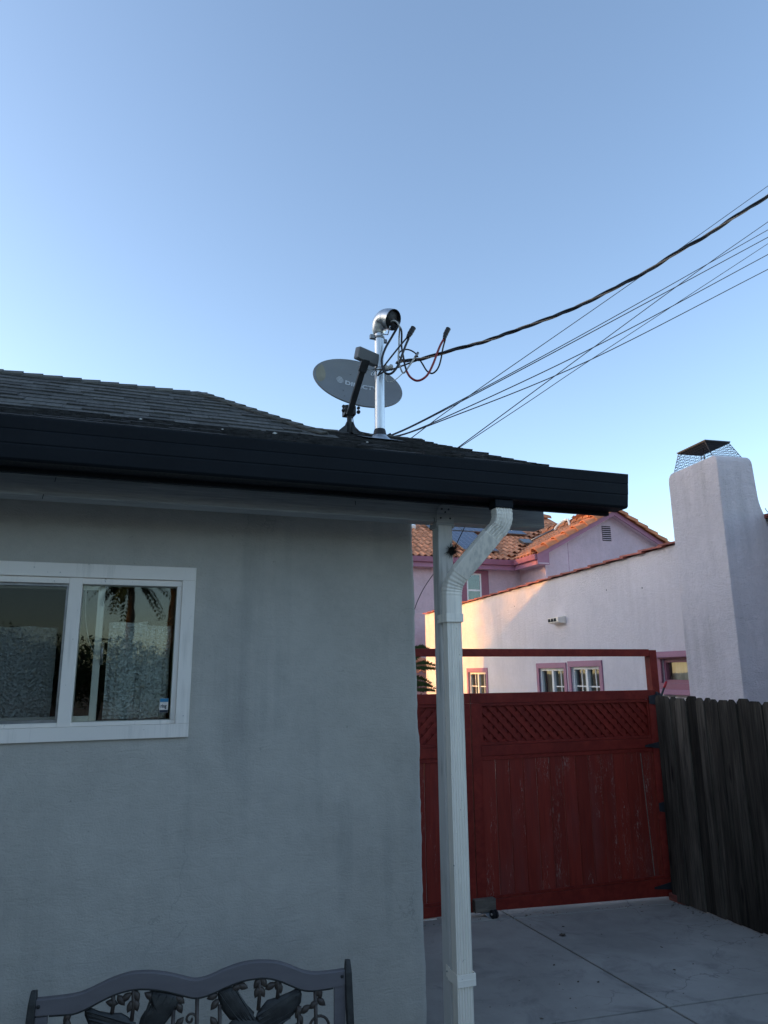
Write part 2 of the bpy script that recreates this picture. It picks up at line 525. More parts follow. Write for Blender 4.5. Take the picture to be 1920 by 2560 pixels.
g = MB()
g.add([(-400, -400, -2.32), (400, -400, -2.32), (400, 600, -2.32), (-400, 600, -2.32)], [(0, 1, 2, 3)])
tag(g.build('ground', M['soil']), kind='structure')
d = MB()
P = [(-10, -6), (5.6, -6), (5.6, 7.4), (-10, 7.4)]
d.add([(x, y, gz(x, y) - 0.03) for x, y in P], [(0, 1, 2, 3)])
d.add([(x, y, gz(x, y) - 0.20) for x, y in P] + [(x, y, gz(x, y) - 0.03) for x, y in P],
      [(0, 1, 5, 4), (1, 2, 6, 5), (2, 3, 7, 6), (3, 0, 4, 7)])
drive = tag(d.build('driveway', M['rubber']), kind='structure')
xs = [-9.9, -6.0, -2.9, 0.2, 3.221, 5.55]
ys = [-5.9, -3.4, -0.9, 1.6, 4.09, 6.015, 7.35]
for i in range(len(xs) - 1):
    for j in range(len(ys) - 1):
        x0, x1, y0, y1 = xs[i] + .0085, xs[i + 1] - .0085, ys[j] + .0085, ys[j + 1] - .0085
        m = MB()
        q = [(x0, y0), (x1, y0), (x1, y1), (x0, y1)]
        m.add([(x, y, gz(x, y) - .028) for x, y in q] + [(x, y, gz(x, y)) for x, y in q],
              [(4, 5, 6, 7), (0, 1, 5, 4), (1, 2, 6, 5), (2, 3, 7, 6), (3, 0, 4, 7)])
        m.build('slab', M['concrete'], drive, bevel=0.006)
# dry leaves and crumbs on the slabs
fl = MB()
for k in range(46):
    x, y = random.uniform(1.9, 4.8), random.uniform(3.2, 6.0)
    s = random.choice((.004, .006, .008, .012))
    a = random.uniform(0, 6.28)
    c, e = Vector((x, y, gz(x, y) + .004)), Vector((math.cos(a), math.sin(a), .1)) * s
    w = Vector((-math.sin(a), math.cos(a), .15)) * s * .6
    fl.prism([c - e, c + w * .8 - e * .2, c + e, c - w], (0, 0, .002))
for k in range(120):
    if k % 3: x, y = 4.93 - abs(random.gauss(0, .05)), random.uniform(3.0, 6.05)
    else: x, y = random.uniform(2.2, 4.9), 6.06 - abs(random.gauss(0, .04))
    s = random.choice((.003, .005, .007, .011))
    a = random.uniform(0, 6.28)
    c, e = Vector((x, y, gz(x, y) + .004)), Vector((math.cos(a), math.sin(a), .1)) * s
    w = Vector((-math.sin(a), math.cos(a), .15)) * s * .6
    fl.prism([c - e, c + w * .8 - e * .2, c + e, c - w], (0, 0, .002))
lx, ly = 3.36, 5.47
for a in (0.3, 1.5, 2.6, 4.0, 5.2):
    c = Vector((lx, ly, gz(lx, ly) + .008))
    e, w = Vector((math.cos(a), math.sin(a), .08)) * .03, Vector((-math.sin(a), math.cos(a), 0)) * .011
    fl.prism([c, c + e * .5 + w, c + e, c + e * .5 - w], (0, 0, .002))
tag(fl.build('leaf_litter', M['bark']), 'dry brown leaf crumbs scattered over the concrete driveway', 'litter', kind='stuff')

# ------------------------------------------------------------------ grey stucco house
house = thing('stucco_house', 'low grey stucco house with dark shingle roof, black gutter and white window', 'house', (-3.5, 5.5, -1.95))
HX0, HX1, HZ0, HZ1 = -0.735, 0.190, -0.225, 0.430       # window hole
WY = 3.45


def frange(a, b, s):
    n = max(1, round((b - a) / s))
    return [a + (b - a) * i / n for i in range(n)]


cols = []                                                # (x, y, nx, ny)
for x in frange(-9, -1.2, .3): cols.append((x, WY, 0, -1))
for x in frange(-1.2, HX0, .02) + frange(HX0, HX1, .025) + frange(HX1, 1.33, .018): cols.append((x, WY, 0, -1))
for k in range(7):
    a = R(90) * k / 6
    cols.append((1.33 + .026 * math.sin(a), WY + .026 * (1 - math.cos(a)), math.sin(a), -math.cos(a)))
for y in frange(3.50, 6.2, .06)[0:] + frange(6.2, 8.6, .3): cols.append((1.356, y, 1, 0))
for x in (1.356, -9, -9): pass
cols += [(1.356, 8.6, 0, 1), (-9, 8.6, 0, 1), (-9, 3.45, -1, 0)]
zs = frange(-2.3, HZ0, .022) + frange(HZ0, HZ1, .025) + frange(HZ1, 1.14, .02) + [1.14]
wall = MB()
vs, fs = [], []
nz = len(zs)
for (x, y, nx, ny) in cols:
    near = min(1, max(0, (x - 1.15) / .2))
    for z in zs:
        p = Vector((x, y, z))
        dsp = .0045 * noise.noise(p * 4.0) + .0022 * noise.noise(p * 13) + .0012 * noise.noise(p * 34)
        if z > 0.45: dsp += .006 * max(0, noise.noise(Vector((x * 2.2, 7, z * 9))))
        if near: dsp += near * (.006 * noise.noise(Vector((3, 5, z * 7))) + .0035 * noise.noise(Vector((9, 5, z * 31))))
        if HX0 - .08 < x < HX1 + .08 and HZ0 - .08 < z < HZ1 + .08: dsp *= .3
        vs.append((x + nx * dsp + near * (.006 - .0137 * z), y + ny * dsp, z))
for i in range(len(cols) - 1):
    xm = (cols[i][0] + cols[i + 1][0]) / 2
    for j in range(nz - 1):
        zm = (zs[j] + zs[j + 1]) / 2
        if cols[i][1] == WY and cols[i + 1][1] == WY and HX0 < xm < HX1 and HZ0 < zm < HZ1: continue
        fs.append((i * nz + j, (i + 1) * nz + j, (i + 1) * nz + j + 1, i * nz + j + 1))
wall.add(vs, fs, True)
wall.build('wall', M['grey_stucco'], house)
gab = MB()
gab.prism([(1.362, 3.5, 1.135), (1.362, 5.6, 1.135), (1.362, 5.58, 1.19), (1.362, 4.55, 1.60), (1.362, 3.5, 1.18)], (-.08, 0, 0))
gab.build('gable_wall', M['grey_stucco'], house)

# unseen wing, added to block low light from the window side
sw_ = MB(); sw_.box(-9.0, -2.5, -4.0, 3.44, -2.3, 1.0); sw_.build('blocker_wing_wall', M['grey_stucco'], house)
sw_ = MB(); sw_.prism([(-9.6, -4.5, .95), (-1.9, -4.5, .95), (-5.7, -4.5, 2.25)], (0, 7.2, 0)); sw_.build('blocker_wing_roof', M['shingle_low'], house)

# post, beam, cap plate
pm = MB(); pm.box(1.352, 1.428, 3.12, 3.197, -2.08, .714)
post = pm.build('post', M['post_paint'], house, bevel=.005)
bm_ = MB(); bm_.box(-7.0, 1.949, 3.12, 3.222, .718, .905)
beam = bm_.build('beam', M['beam_paint'], house, bevel=.004)
cp = MB()
pts = [(1.344, .70), (1.436, .70), (1.436, .765), (1.424, .79), (1.405, .806), (1.376, .806), (1.356, .79), (1.344, .765)]
cp.prism([(x, 3.118, z) for x, z in pts], (0, -.004, 0))
cp.box(1.341, 1.352, 3.116, 3.2, .690, .712); cp.box(1.428, 1.438, 3.116, 3.2, .690, .712)
plate = cp.build('post_cap_plate', M['beam_paint'], house, bevel=.0015)
for x, z in ((1.365, .735), (1.415, .735), (1.39, .765), (1.372, .78), (1.408, .78)):
    nl = MB(); nl.lathe((x, 3.114, z), (0, -1, 0), [(0, .005), (.003, .004), (.004, 0)], 8); nl.build('nail_head', M['iron'], plate)
for x, z in ((-.36, .80), (-.4, .725), (.93, .79), (1.33, .735)):
    n1 = MB(); n1.tube([(x, 3.122, z), (x, 3.112, z - .002), (x - .002, 3.108, z - .022)], .0016, 6); n1.build('nail', M['iron'], beam)

# gutter (faceted dark face), board behind it
prof = [(2.800, .945), (2.800, .938), (2.806, .898), (2.8085, .894), (2.8075, .890), (2.812, .845), (2.8150, .840), (2.8145, .835), (2.822, .787), (2.832, .778),
        (2.925, .778), (2.925, .955), (2.915, .955), (2.915, .79), (2.834, .79), (2.812, .94), (2.812, .945)]
gu = MB()
gu.prism([(-8.5, y, z) for y, z in prof], (10.74, 0, 0))
gutter = gu.build('gutter', M['gutter_dark'], house, bevel=.0015)
ec = MB()
ec.prism([(2.236, y, z) for y, z in ((2.8025, .9445), (2.824, .7865), (2.834, .7785), (2.9245, .7785), (2.9245, .954))], (.006, 0, 0))
ec.build('end_cap', M['gutter_dark'], gutter, bevel=.002)
fb = MB(); fb.box(-8.5, 2.205, 2.927, 2.953, .760, .968)
fb.build('fascia', M['gutter_dark'], house, bevel=.003)
of = MB(); of.box(1.520, 1.613, 2.838, 2.907, .738, .7775)
of.build('gutter_outlet', M['gutter_dark'], gutter, bevel=.004)

# downspout: fluted rectangular pipe with two crimped elbows


def fluted(w, b):
    s = []
    nf = 6
    for i in range(nf * 4 + 1):
        u = -1 + 2 * i / (nf * 4)
        edge = max(0, (abs(u) - .86) / .14)
        s.append((w * .5 * u, -b * .5 + .0065 * (.5 - .5 * math.cos(u * nf * math.pi)) * (1 - edge) + edge * edge * .006))
    for i in range(1, 9): s.append((w * .5 - .0028 * (i % 2), -b * .5 + b * i / 9))
    s += [(w * .5 - .006, b * .5), (-w * .5 + .006, b * .5)]
    for i in range(8, 0, -1): s.append((-w * .5 + .0028 * (i % 2), -b * .5 + b * i / 9))
    return s


ctrl = [(1.567, 2.872, .745), (1.568, 2.872, .728), (1.569, 2.874, .695), (1.558, 2.886, .655), (1.530, 2.908, .618), (1.445, 2.980, .500), (1.404, 3.016, .442), (1.386, 3.038, .400),
        (1.381, 3.048, .350), (1.382, 3.052, .25)]
path = smooth_path(ctrl, 16)
sc = []
for p in path:
    crimp = 1.0
    if .635 < p.z < .74 or .345 < p.z < .445: crimp = 1 + .020 * math.sin(p.z * 390)
    sc.append(crimp)


def plain(w, b):
    """smooth face to the front, three grooves down each side"""
    s = [(-w * .5 + .004, -b * .5), (w * .5 - .004, -b * .5), (w * .5, -b * .5 + .004)]
    for i in range(1, 12): s.append((w * .5 - (.0035 if i % 3 == 1 else 0), -b * .5 + .006 + (b - .012) * i / 12))
    s += [(w * .5, b * .5 - .004), (w * .5 - .004, b * .5), (-w * .5 + .004, b * .5), (-w * .5, b * .5 - .004)]
    for i in range(11, 0, -1): s.append((-w * .5 + (.0035 if i % 3 == 1 else 0), -b * .5 + .006 + (b - .012) * i / 12))
    return s + [(-w * .5, -b * .5 + .004)]


ka = next(i for i, p in enumerate(path) if p.z < .612)
kb = next(i for i, p in enumerate(path) if p.z < .455)
sp = MB()
sp.sweep(path[:ka + 1], fluted(.084, .062), (0, 1, 0), sc[:ka + 1], True)
spout = sp.build('downspout', M['spout_paint'], house)
dg_ = MB(); dg_.sweep(path[ka - 2:kb + 3], plain(.087, .065), (0, 1, 0), None, False)
dg_.build('diagonal_pipe', M['spout_paint'], spout, bevel=.002)
el_ = MB(); el_.sweep(path[kb:], plain(.081, .060), (0, 1, 0), sc[kb:], True)
el_.build('lower_elbow', M['spout_paint'], spout)
lo = MB()
lo.sweep([(1.382, 3.054, .268 - 2.29 * i / 40) for i in range(41)], fluted(.074, .056), (0, 1, 0), None, True)
lo.build('straight_pipe', M['spout_paint'], spout)
for z0, z1, dx in ((.226, .264, 0), (-1.275, -1.228, .003)):
    st = MB()
    st.box(1.341 + dx, 1.424 + dx, 3.0195, 3.0235, z0, z1)
    st.box(1.3395 + dx, 1.343 + dx, 3.0205, 3.118, z0, z1); st.box(1.422 + dx, 1.4255 + dx, 3.0205, 3.118, z0, z1)
    st.box(1.341 + dx, 1.424 + dx, 3.0185, 3.020, (z0 + z1) / 2 - .003, (z0 + z1) / 2 + .003)
    st.box(1.3485, 1.3515, 3.112, 3.15, z0, z1)
    o = st.build('strap', M['spout_paint'], spout, bevel=.001)
    sw = MB(); sw.lathe((1.3488, 3.137, (z0 + z1) / 2), (-1, 0, 0), [(0, .004), (.003, .003), (.0035, 0)], 8); sw.build('screw', M['steel_dark'], o)

# ---- roof: low porch slope, steeper hip behind it
S1, E_Y, E_Z, RK = .40, 2.90, .975, 1.86        # porch slope, eave, rake
RY = 4.55; RZ = E_Z + S1 * (RY - E_Y)
dk = MB()
dk.prism([(-8.6, E_Y, E_Z - .022), (-8.6, RY, RZ - .022), (-8.6, 2 * RY - E_Y, E_Z - .022), (-8.6, 2 * RY - E_Y, E_Z - .05), (-8.6, RY, RZ - .05), (-8.6, E_Y, E_Z - .05)], (8.6 + RK - .02, 0, 0))
roof = dk.build('roof', M['soffit_dark'], house)


def slope_pt(x, sdist, h=0.0):
    k = math.hypot(1, S1)
    return Vector((x, E_Y + sdist / k - h * S1 / k, E_Z + S1 * sdist / k + h / k))


ls = MB()
ex = .132
L = (RY - E_Y) * math.hypot(1, S1)
nrow = int(L / ex) + 1
ux, us, uh = Vector((1, 0, 0)), (slope_pt(0, 1) - slope_pt(0, 0)), (slope_pt(0, 0, 1) - slope_pt(0, 0))
for r in range(nrow):
    s0, s1 = r * ex - .012, min((r + 1) * ex + .03, L)
    x = RK + random.uniform(-.012, .014)
    while x > -3.2:
        w = random.choice((.10, .14, .18, .24, .30)) * random.uniform(.9, 1.1)
        th = random.choice((.007, .010, .014))
        jag = random.uniform(-.006, .006)
        a, b = slope_pt(x - w, s0 + jag), slope_pt(x - .002, s0 + jag)
        c, e = slope_pt(x - .002, s1), slope_pt(x - w, s1)
        ls.add([a - uh * .012, b - uh * .012, b + uh * th, a + uh * th, e + uh * .001, c + uh * .001], [(0, 1, 2, 3), (3, 2, 5, 4), (0, 3, 4), (1, 5, 2)])
        x -= w
    a = slope_pt(-8.6, s0); b = slope_pt(x, s0); c = slope_pt(x, s1); e = slope_pt(-8.6, s1)
    ls.add([a + uh * .009, b + uh * .009, c + uh * .001, e + uh * .001, a - uh * .01, b - uh * .01], [(0, 1, 2, 3), (4, 5, 1, 0)])
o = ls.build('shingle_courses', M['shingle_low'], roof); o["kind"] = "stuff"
bk = MB()
bk.add([(-8.6, RY, RZ), (RK, RY, RZ), (RK, 2 * RY - E_Y, E_Z), (-8.6, 2 * RY - E_Y, E_Z)], [(0, 1, 2, 3)])
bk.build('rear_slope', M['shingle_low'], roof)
for i in range(int((RK - .9) / .105) + 1):                 # ridge pieces of the porch roof
    x = RK - .105 * i
    c = MB(); c.prism([(x, RY - .045, RZ - .012), (x, RY, RZ + .010), (x, RY + .045, RZ - .012), (x, RY + .045, RZ - .004), (x, RY, RZ + .020), (x, RY - .045, RZ - .004)], (-.13, 0, -.004))
    c.build('cap_shingle', M['cap_shingle'], roof)

# hip roof
BY, BZ, BX = 3.52, 1.2255, .97
AP = Vector((.291, 4.199, 1.6625))
S2 = (AP.z - BZ) / (AP.y - BY)
k2 = math.hypot(1, S2)
us2, uh2 = Vector((0, 1, S2)) / k2, Vector((0, -S2, 1)) / k2
hp = MB()
RYB = 2 * AP.y - BY
hp.add([(-8.6, BY, BZ - .006), (BX, BY, BZ - .006), (AP.x, AP.y, AP.z - .006), (-8.6, AP.y, AP.z - .006), (BX, RYB, BZ - .006), (-8.6, RYB, BZ - .006)],
       [(0, 1, 2, 3), (1, 4, 2), (4, 5, 3, 2), (5, 0, 3)])
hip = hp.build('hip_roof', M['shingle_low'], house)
LS = (AP.y - BY) * k2
NR = 10
exp2 = LS / NR
tabs = []
for th in (.0045, .0072, .0098):                             # thin, middle and thick tab, one unit long
    m = MB()
    a, b = Vector((0, 0, -.003)), Vector((1, 0, -.003))
    m.add([a, b, Vector((1, 0, th)), Vector((0, 0, th)), Vector((0, exp2 + .012, .0005)), Vector((1, exp2 + .012, .0005))], [(0, 1, 2, 3), (3, 2, 5, 4), (0, 3, 4), (1, 5, 2)])
    tabs.append(m.mesh('shingle', M['shingle']))
field = MB()
for r in range(NR):
    o = Vector((0, BY, BZ)) + us2 * (r * exp2)
    xr = BX - (o.y - BY) - .012
    x = xr
    last = -1
    while x > -1.35:
        w = min(random.uniform(.075, .215), x + 1.5)
        i = random.choice([q for q in (0, 1, 2) if q != last]); last = i
        W = frame((x - w + .0015, o.y, o.z) , ux * (w - .0015), us2, uh2)
        W = W @ T(0, random.uniform(-.003, .003), 0)
        inst('shingle', tabs[i], hip, W)
        x -= w
    a, b, c, e = [Vector((q, o.y, o.z)) for q in (-8.6, x, x, -8.6)]
    c, e = c + us2 * (exp2 + .01), e + us2 * (exp2 + .01)
    field.add([a + uh2 * .007, b + uh2 * .007, c + uh2 * .0005, e + uh2 * .0005], [(0, 1, 2, 3)])
field.build('shingle_field', M['shingle_low'], hip)["kind"] = "stuff"


def cap_mesh(half, drop, length, th):
    m = MB()
    m.prism([(0, -half, -drop), (0, 0, 0), (0, half, -drop), (0, half, -drop + th), (0, 0, th * 1.15), (0, -half, -drop + th)], (-length, 0, -.010))
    return m.mesh('cap_shingle', M['cap_shingle'])


rc = cap_mesh(.052, .052 * S2, .135, .008)
x = AP.x + .02
while x > -1.5:
    inst('cap_shingle', rc, hip, T(x, AP.y, AP.z + .010 + random.uniform(-.001, .001)) @ Matrix.Rotation(random.uniform(-.02, .02), 4, 'Z'))
    x -= .1015
hd = (Vector((BX, BY, BZ)) - AP)
hl = hd.length; hd.normalize()
sd = Vector((hd.y, -hd.x, 0)).normalized(); hu = hd.cross(sd) * -1
if hu.z < 0: hu = -hu
hc = cap_mesh(.055, .020, .135, .009)
n = int(hl / .088)
for i in range(n):
    p = AP + hd * (.088 * (n - 1 - i) + .075)
    inst('cap_shingle', hc, hip, frame(p + hu * .010, hd, hu.cross(hd), hu) @ Matrix.Rotation(random.uniform(-.03, .03), 4, 'Z'))
# a few pale scraps lying in the valley of the roof
for x, s, z in ((.55, .30, .010), (1.02, .34, .006), (-.05, .40, .007), (.30, .20, .005)):
    c = slope_pt(x, s, .018)
    m = MB(); m.prism([c + Vector((-z, 0, 0)), c + Vector((0, 0, z * .8)), c + Vector((z * 1.4, 0, z * .2)), c + Vector((z * .4, 0, -z * .3))], (0, .004, .001))
    tag(m.build('paper_scrap', M['off_white']), {.55: 'larger pale scrap lying on the dark shingles above the gutter', 1.02: 'pale speck on the shingles in front of the mast', -.05: 'pale speck on the shingles at the far end of the roof',
         .30: 'tiny pale speck on the lowest shingles near the gutter'}[x], 'scrap', 'scraps on the roof')

# ---- window
wm = MB()
TR = [(-.795, .244, .430, .490), (-.795, .244, -.274, -.213)]      # head and sill boards
for x0, x1, z0, z1 in ((-.795, .244, .428, .490), (-.795, .244, -.274, -.216), (.184, .244, -.216, .428), (-.795, -.735, -.216, .428)):
    wm.box(x0, x1, 3.432, 3.475, z0, z1)
win = wm.build('window', M['trim_white'], house, bevel=.002)
fr = MB()
for x0, x1, z0, z1 in ((-.735, .184, .400, .4275), (-.735, .184, -.2155, -.198), (.162, .184, -.198, .400), (-.735, -.712, -.198, .400), (-.302, -.247, -.2155, .4275)):
    fr.box(x0, x1, 3.444 if x1 - x0 > .5 or x0 > 0 or x0 < -.7 else 3.440, 3.53, z0, z1)
fr.build('frame', M['trim_white'], win, bevel=.002)
gp = MB(); gp.box(-.247, .162, 3.476, 3.479, -.198, .400); gp.build('pane', M['pane'], win)
gp = MB(); gp.box(-.700, -.312, 3.468, 3.470, -.186, .390); gp.build('insect_screen_pane', M['screen_pane'], win)
sf = MB()
for x0, x1, z0, z1 in ((-.712, -.302, .388, .400), (-.712, -.302, -.198, -.185), (-.712, -.700, -.185, .388), (-.313, -.302, -.185, .388)): sf.box(x0, x1, 3.46, 3.474, z0, z1)
sf.build('screen_frame', M['steel_dark'], win)
ss = MB(); ss.box(-.182, -.152, 3.50, 3.525, -.198, .400); ss.box(-.712, -.182, 3.50, 3.525, -.198, -.175); ss.box(-.712, -.182, 3.50, 3.525, .380, .400)
sash = ss.build('sliding_sash', M['trim_white'], win, bevel=.003)
lk = MB(); lk.box(-.153, -.140, 3.492, 3.515, .045, .145); lk.tube([(-.146, 3.489, .055), (-.146, 3.480, .075), (-.146, 3.480, .115), (-.146, 3.489, .135)], .005, 8)
lk.build('latch', M['steel_dark'], sash, bevel=.002)
ch = MB(); ch.tube(smooth_path([(-.235, 3.487, .398), (-.225, 3.487, .25), (-.2, 3.487, .14), (-.165, 3.487, .085)]), .0016, 6); ch.build('pull_cord', M['white_cable'], sash)
st = MB(); st.box(.115, .152, 3.4745, 3.4755, -.168, -.105); sticker = st.build('sticker', M['trim_white'], win)
b_ = MB(); b_.box(.1155, .1515, 3.4737, 3.4745, -.121, -.1055); b_.build('sticker_band', basic('sticker_blue', (.03, .22, .38), .5, .03, bump=0), sticker)
LET = ('ring', .022, (.1195, -.146))
b_ = MB(); b_.box(.1155, .1515, 3.4737, 3.4745, -.1675, -.156); b_.build('sticker_band', basic('sticker_dark', (.02, .03, .045), .5, .03, bump=0), sticker)
# foil-faced bubble insulation stood up inside, bent in folds


def foil_sheet(x0, x1, z0, z1, y, seed):
    m = MB()
    nx_, nz_ = 40, 44
    vs = []
    for i in range(nx_ + 1):
        for j in range(nz_ + 1):
            u, v = i / nx_, j / nz_
            x, z = x0 + (x1 - x0) * u, z0 + (z1 - z0) * v
            yy = y + .011 * math.sin(u * 9 + seed) + .011 * abs(math.sin(u * 16 + seed)) ** 3 + .006 * noise.noise(Vector((x * 9, seed, z * 5))) + .004 * noise.noise(Vector((x * 30, seed, z * 22)))
            vs.append((x + .003 * noise.noise(Vector((z * 8, seed, 1))), yy, z + .006 * noise.noise(Vector((x * 12, seed, 4))) * v))
    m.add(vs, [(i * (nz_ + 1) + j, (i + 1) * (nz_ + 1) + j, (i + 1) * (nz_ + 1) + j + 1, i * (nz_ + 1) + j + 1) for i in range(nx_) for j in range(nz_)], True)
    return m


foil_sheet(-.128, .042, -.196, .240, 3.565, 1.0).build('foil_insulation', M['foil'], win)
foil_sheet(.030, .150, -.196, .225, 3.555, 4.0).build('foil_insulation', M['foil'], win)
foil_sheet(-.71, -.345, -.196, .215, 3.575, 7.0).build('foil_insulation', M['foil'], win)
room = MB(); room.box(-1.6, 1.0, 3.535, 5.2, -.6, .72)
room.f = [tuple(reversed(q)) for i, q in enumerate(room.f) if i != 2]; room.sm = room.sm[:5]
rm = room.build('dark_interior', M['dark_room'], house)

# ------------------------------------------------------------------ satellite dish
dish = thing('satellite_dish', 'grey oval satellite dish with dark feed arm, bolted to the roof beside the mast', 'satellite dish', (1.24, 4.30, 1.54))
DC, DN = Vector((1.321, 4.35, 1.940)), Vector((0, -.887, .462)).normalized()
DU = Vector((.984, -.083, -.159)); DU = (DU - DN * DU.dot(DN)).normalized()
DV = DN.cross(DU)
DA, DB = .311, .233


def dpt(u, v, h=0.0):
    """point on the bowl: u, v in the oval's own plane (metres), h towards the viewer"""
    r2 = (u / DA) ** 2 + (v / DB) ** 2
    return DC + DU * u + DV * v + DN * (-.050 * (1 - r2) + h)


m = MB()
NA, NRR = 56, 10
ring_f, ring_b = [], []
vs = [dpt(0, 0)]
for i in range(1, NRR + 1):
    for j in range(NA):
        a = 2 * math.pi * j / NA
        vs.append(dpt(DA * math.cos(a) * i / NRR, DB * math.sin(a) * i / NRR))
fs = [(0, 1 + j, 1 + (j + 1) % NA) for j in range(NA)]
for i in range(NRR - 1):
    for j in range(NA): fs.append((1 + i * NA + j, 1 + (i + 1) * NA + j, 1 + (i + 1) * NA + (j + 1) % NA, 1 + i * NA + (j + 1) % NA))
nb = len(vs)
m.add(vs, fs, True)
m.add([p - DN * .006 for p in vs], [tuple(reversed(q)) for q in fs], True)
refl = m.build('reflector', M['dish_grey'], dish)
m = MB()
ed = [DC + DU * DA * math.cos(2 * math.pi * j / NA) + DV * DB * math.sin(2 * math.pi * j / NA) - DN * .006 for j in range(NA + 1)]
m.tube(ed, .0065, 8, False)
m.build('rim', M['dish_grey'], refl)
# worn patch near the end of the oval
m = MB()
cu, cv = -.262, .012
pv = [dpt(cu, cv, .0015)]
pf = []
for j in range(24):
    a = 2 * math.pi * j / 24
    u, v = cu + .036 * math.cos(a) * (1 if math.cos(a) > 0 else .95), cv + .092 * math.sin(a) * (1 - .25 * math.cos(a))
    q = math.hypot(u / DA, v / DB)
    if q > .965: u, v = u * .965 / q, v * .965 / q
    pv.append(dpt(u, v, .0015))
    pf.append((0, 1 + j, 1 + (j + 1) % 24))
m.add(pv, pf, True)
m.build('worn_patch', M['dish_worn'], refl)


def letters(txt, size, name, mat, parent, fn, spacing=1.0):
    """flat lettering: the outline of each word, laid onto a surface by fn(u, v)"""
    cu_ = bpy.data.curves.new(name, 'FONT')
    cu_.body, cu_.size, cu_.space_character, cu_.resolution_u = txt, size, spacing, 3
    cu_.offset = size * .03
    tmp = bpy.data.objects.new(name, cu_)
    COL.objects.link(tmp)
    dg = bpy.context.evaluated_depsgraph_get()
    me = bpy.data.meshes.new_from_object(tmp.evaluated_get(dg))
    bpy.data.objects.remove(tmp)
    for v in me.vertices: v.co = fn(v.co.x, v.co.y)
    me.materials.clear(); me.materials.append(mat)
    return put(bpy.data.objects.new(name, me), parent)


letters('DIRECTV', .055, 'lettering', M['dish_print'], refl, lambda u, v: dpt(-.085 + u, .017 + v - .012, .002), 1.06)
letters(LET[0], LET[1], 'lettering', M['bracket'], sticker, lambda u, v: Vector((LET[2][0] + u * .75, 3.4738, LET[2][1] + v)))
m = MB()                                                    # striped ball beside the letters
for k in range(5):
    v0 = -.024 + k * .0105
    pts_u, pts_l = [], []
    for i in range(9):
        t = -1 + i / 4
        lim = math.sqrt(max(0, 1 - ((v0 + .003) / .027) ** 2)) * .027
        u = t * lim
        bulge = .006 * (1 - t * t) * (k - 2) / 2
        pts_u.append(dpt(-.122 + u, .030 + v0 + .0065 * (1 - .5 * t * t) + bulge, .002)); pts_l.append(dpt(-.122 + u, .030 + v0 + bulge, .002))
    m.add(pts_u + pts_l, [(9 + i, 10 + i, 1 + i, i) for i in range(8)], True)
m.build('globe_emblem', M['dish_print'], refl)
for u, v in ((-.093, -.075), (.010, -.062), (-.085, -.150), (.015, -.145), (-.05, .115)):
    m = MB(); m.lathe(dpt(u, v, 0), DN, [(.001, .0065), (.003, .0065), (.003, .004), (.0015, .004), (.0015, 0)], 12); m.build('bolt', M['steel_dark'], refl)
m = MB()
m.sweep([(1.222, 4.235, 1.655), (1.249, 3.985, 1.905)], [(-.019, -.016), (.019, -.016), (.019, .016), (-.019, .016)], (0, 1, 0), None, False)
m.sweep([(1.243, 4.02, 1.868), (1.254, 3.965, 1.932)], [(-.026, -.02), (.026, -.02), (.026, .02), (-.026, .02)], (0, 1, 0), None, False)
arm = m.build('feed_arm', M['bracket'], dish, bevel=.003)
m = MB(); m.obox((1.264, 3.985, 1.958), Vector((.070, .012, -.014)), Vector((-.004, .036, .012)), Vector((.005, -.008, .038)))
m.build('feed_box', M['feed_grey'], dish, bevel=.008)
# mount
m = MB(); m.tube([(1.243, 4.30, 1.50), (1.243, 4.30, 1.68), (1.232, 4.32, 1.745)], .017, 12)
m.build('mount_pole', M['bracket'], dish)
for s in (-1, 1):
    m = MB(); m.obox((1.243 + s * .048, 4.30, 1.552), Vector((.034, 0, -.004)), Vector((0, .045, .018)), Vector((0, 0, .006)))
    m.prism([(1.243 + s * .018, 4.285, 1.63), (1.243 + s * .03, 4.285, 1.60), (1.243 + s * .085, 4.285, 1.55), (1.243 + s * .018, 4.285, 1.55)], (0, .03, 0))
    m.build('foot_plate', M['bracket'], dish, bevel=.002)
m = MB(); m.box(1.205, 1.281, 4.27, 4.35, 1.672, 1.735); m.build('clamp', M['bracket'], dish, bevel=.004)
for x in (1.192, 1.295):
    m = MB(); m.lathe((x, 4.27, 1.69), (0, -1, 0), [(0, 0), (0, .013), (.012, .013), (.012, .007), (.025, .007), (.025, 0)], 8)
    m.lathe((x, 4.27, 1.718), (0, -1, 0), [(0, 0), (0, .011), (.012, .011), (.012, 0)], 8); m.build('clamp_bolt', M['bracket'], dish)
m = MB(); m.tube(smooth_path([(1.262, 4.29, 1.70), (1.268, 4.29, 1.62), (1.30, 4.28, 1.565), (1.36, 4.2, 1.515), (1.40, 4.15, 1.50)]), .0032, 6); m.build('coaxial_lead', M['black_cable'], dish)
m = MB(); m.tube(smooth_path([(1.255, 4.29, 1.72), (1.262, 4.275, 1.62), (1.28, 4.27, 1.565), (1.35, 4.19, 1.52)]), .0022, 6); m.build('coaxial_lead', M['black_cable'], dish)

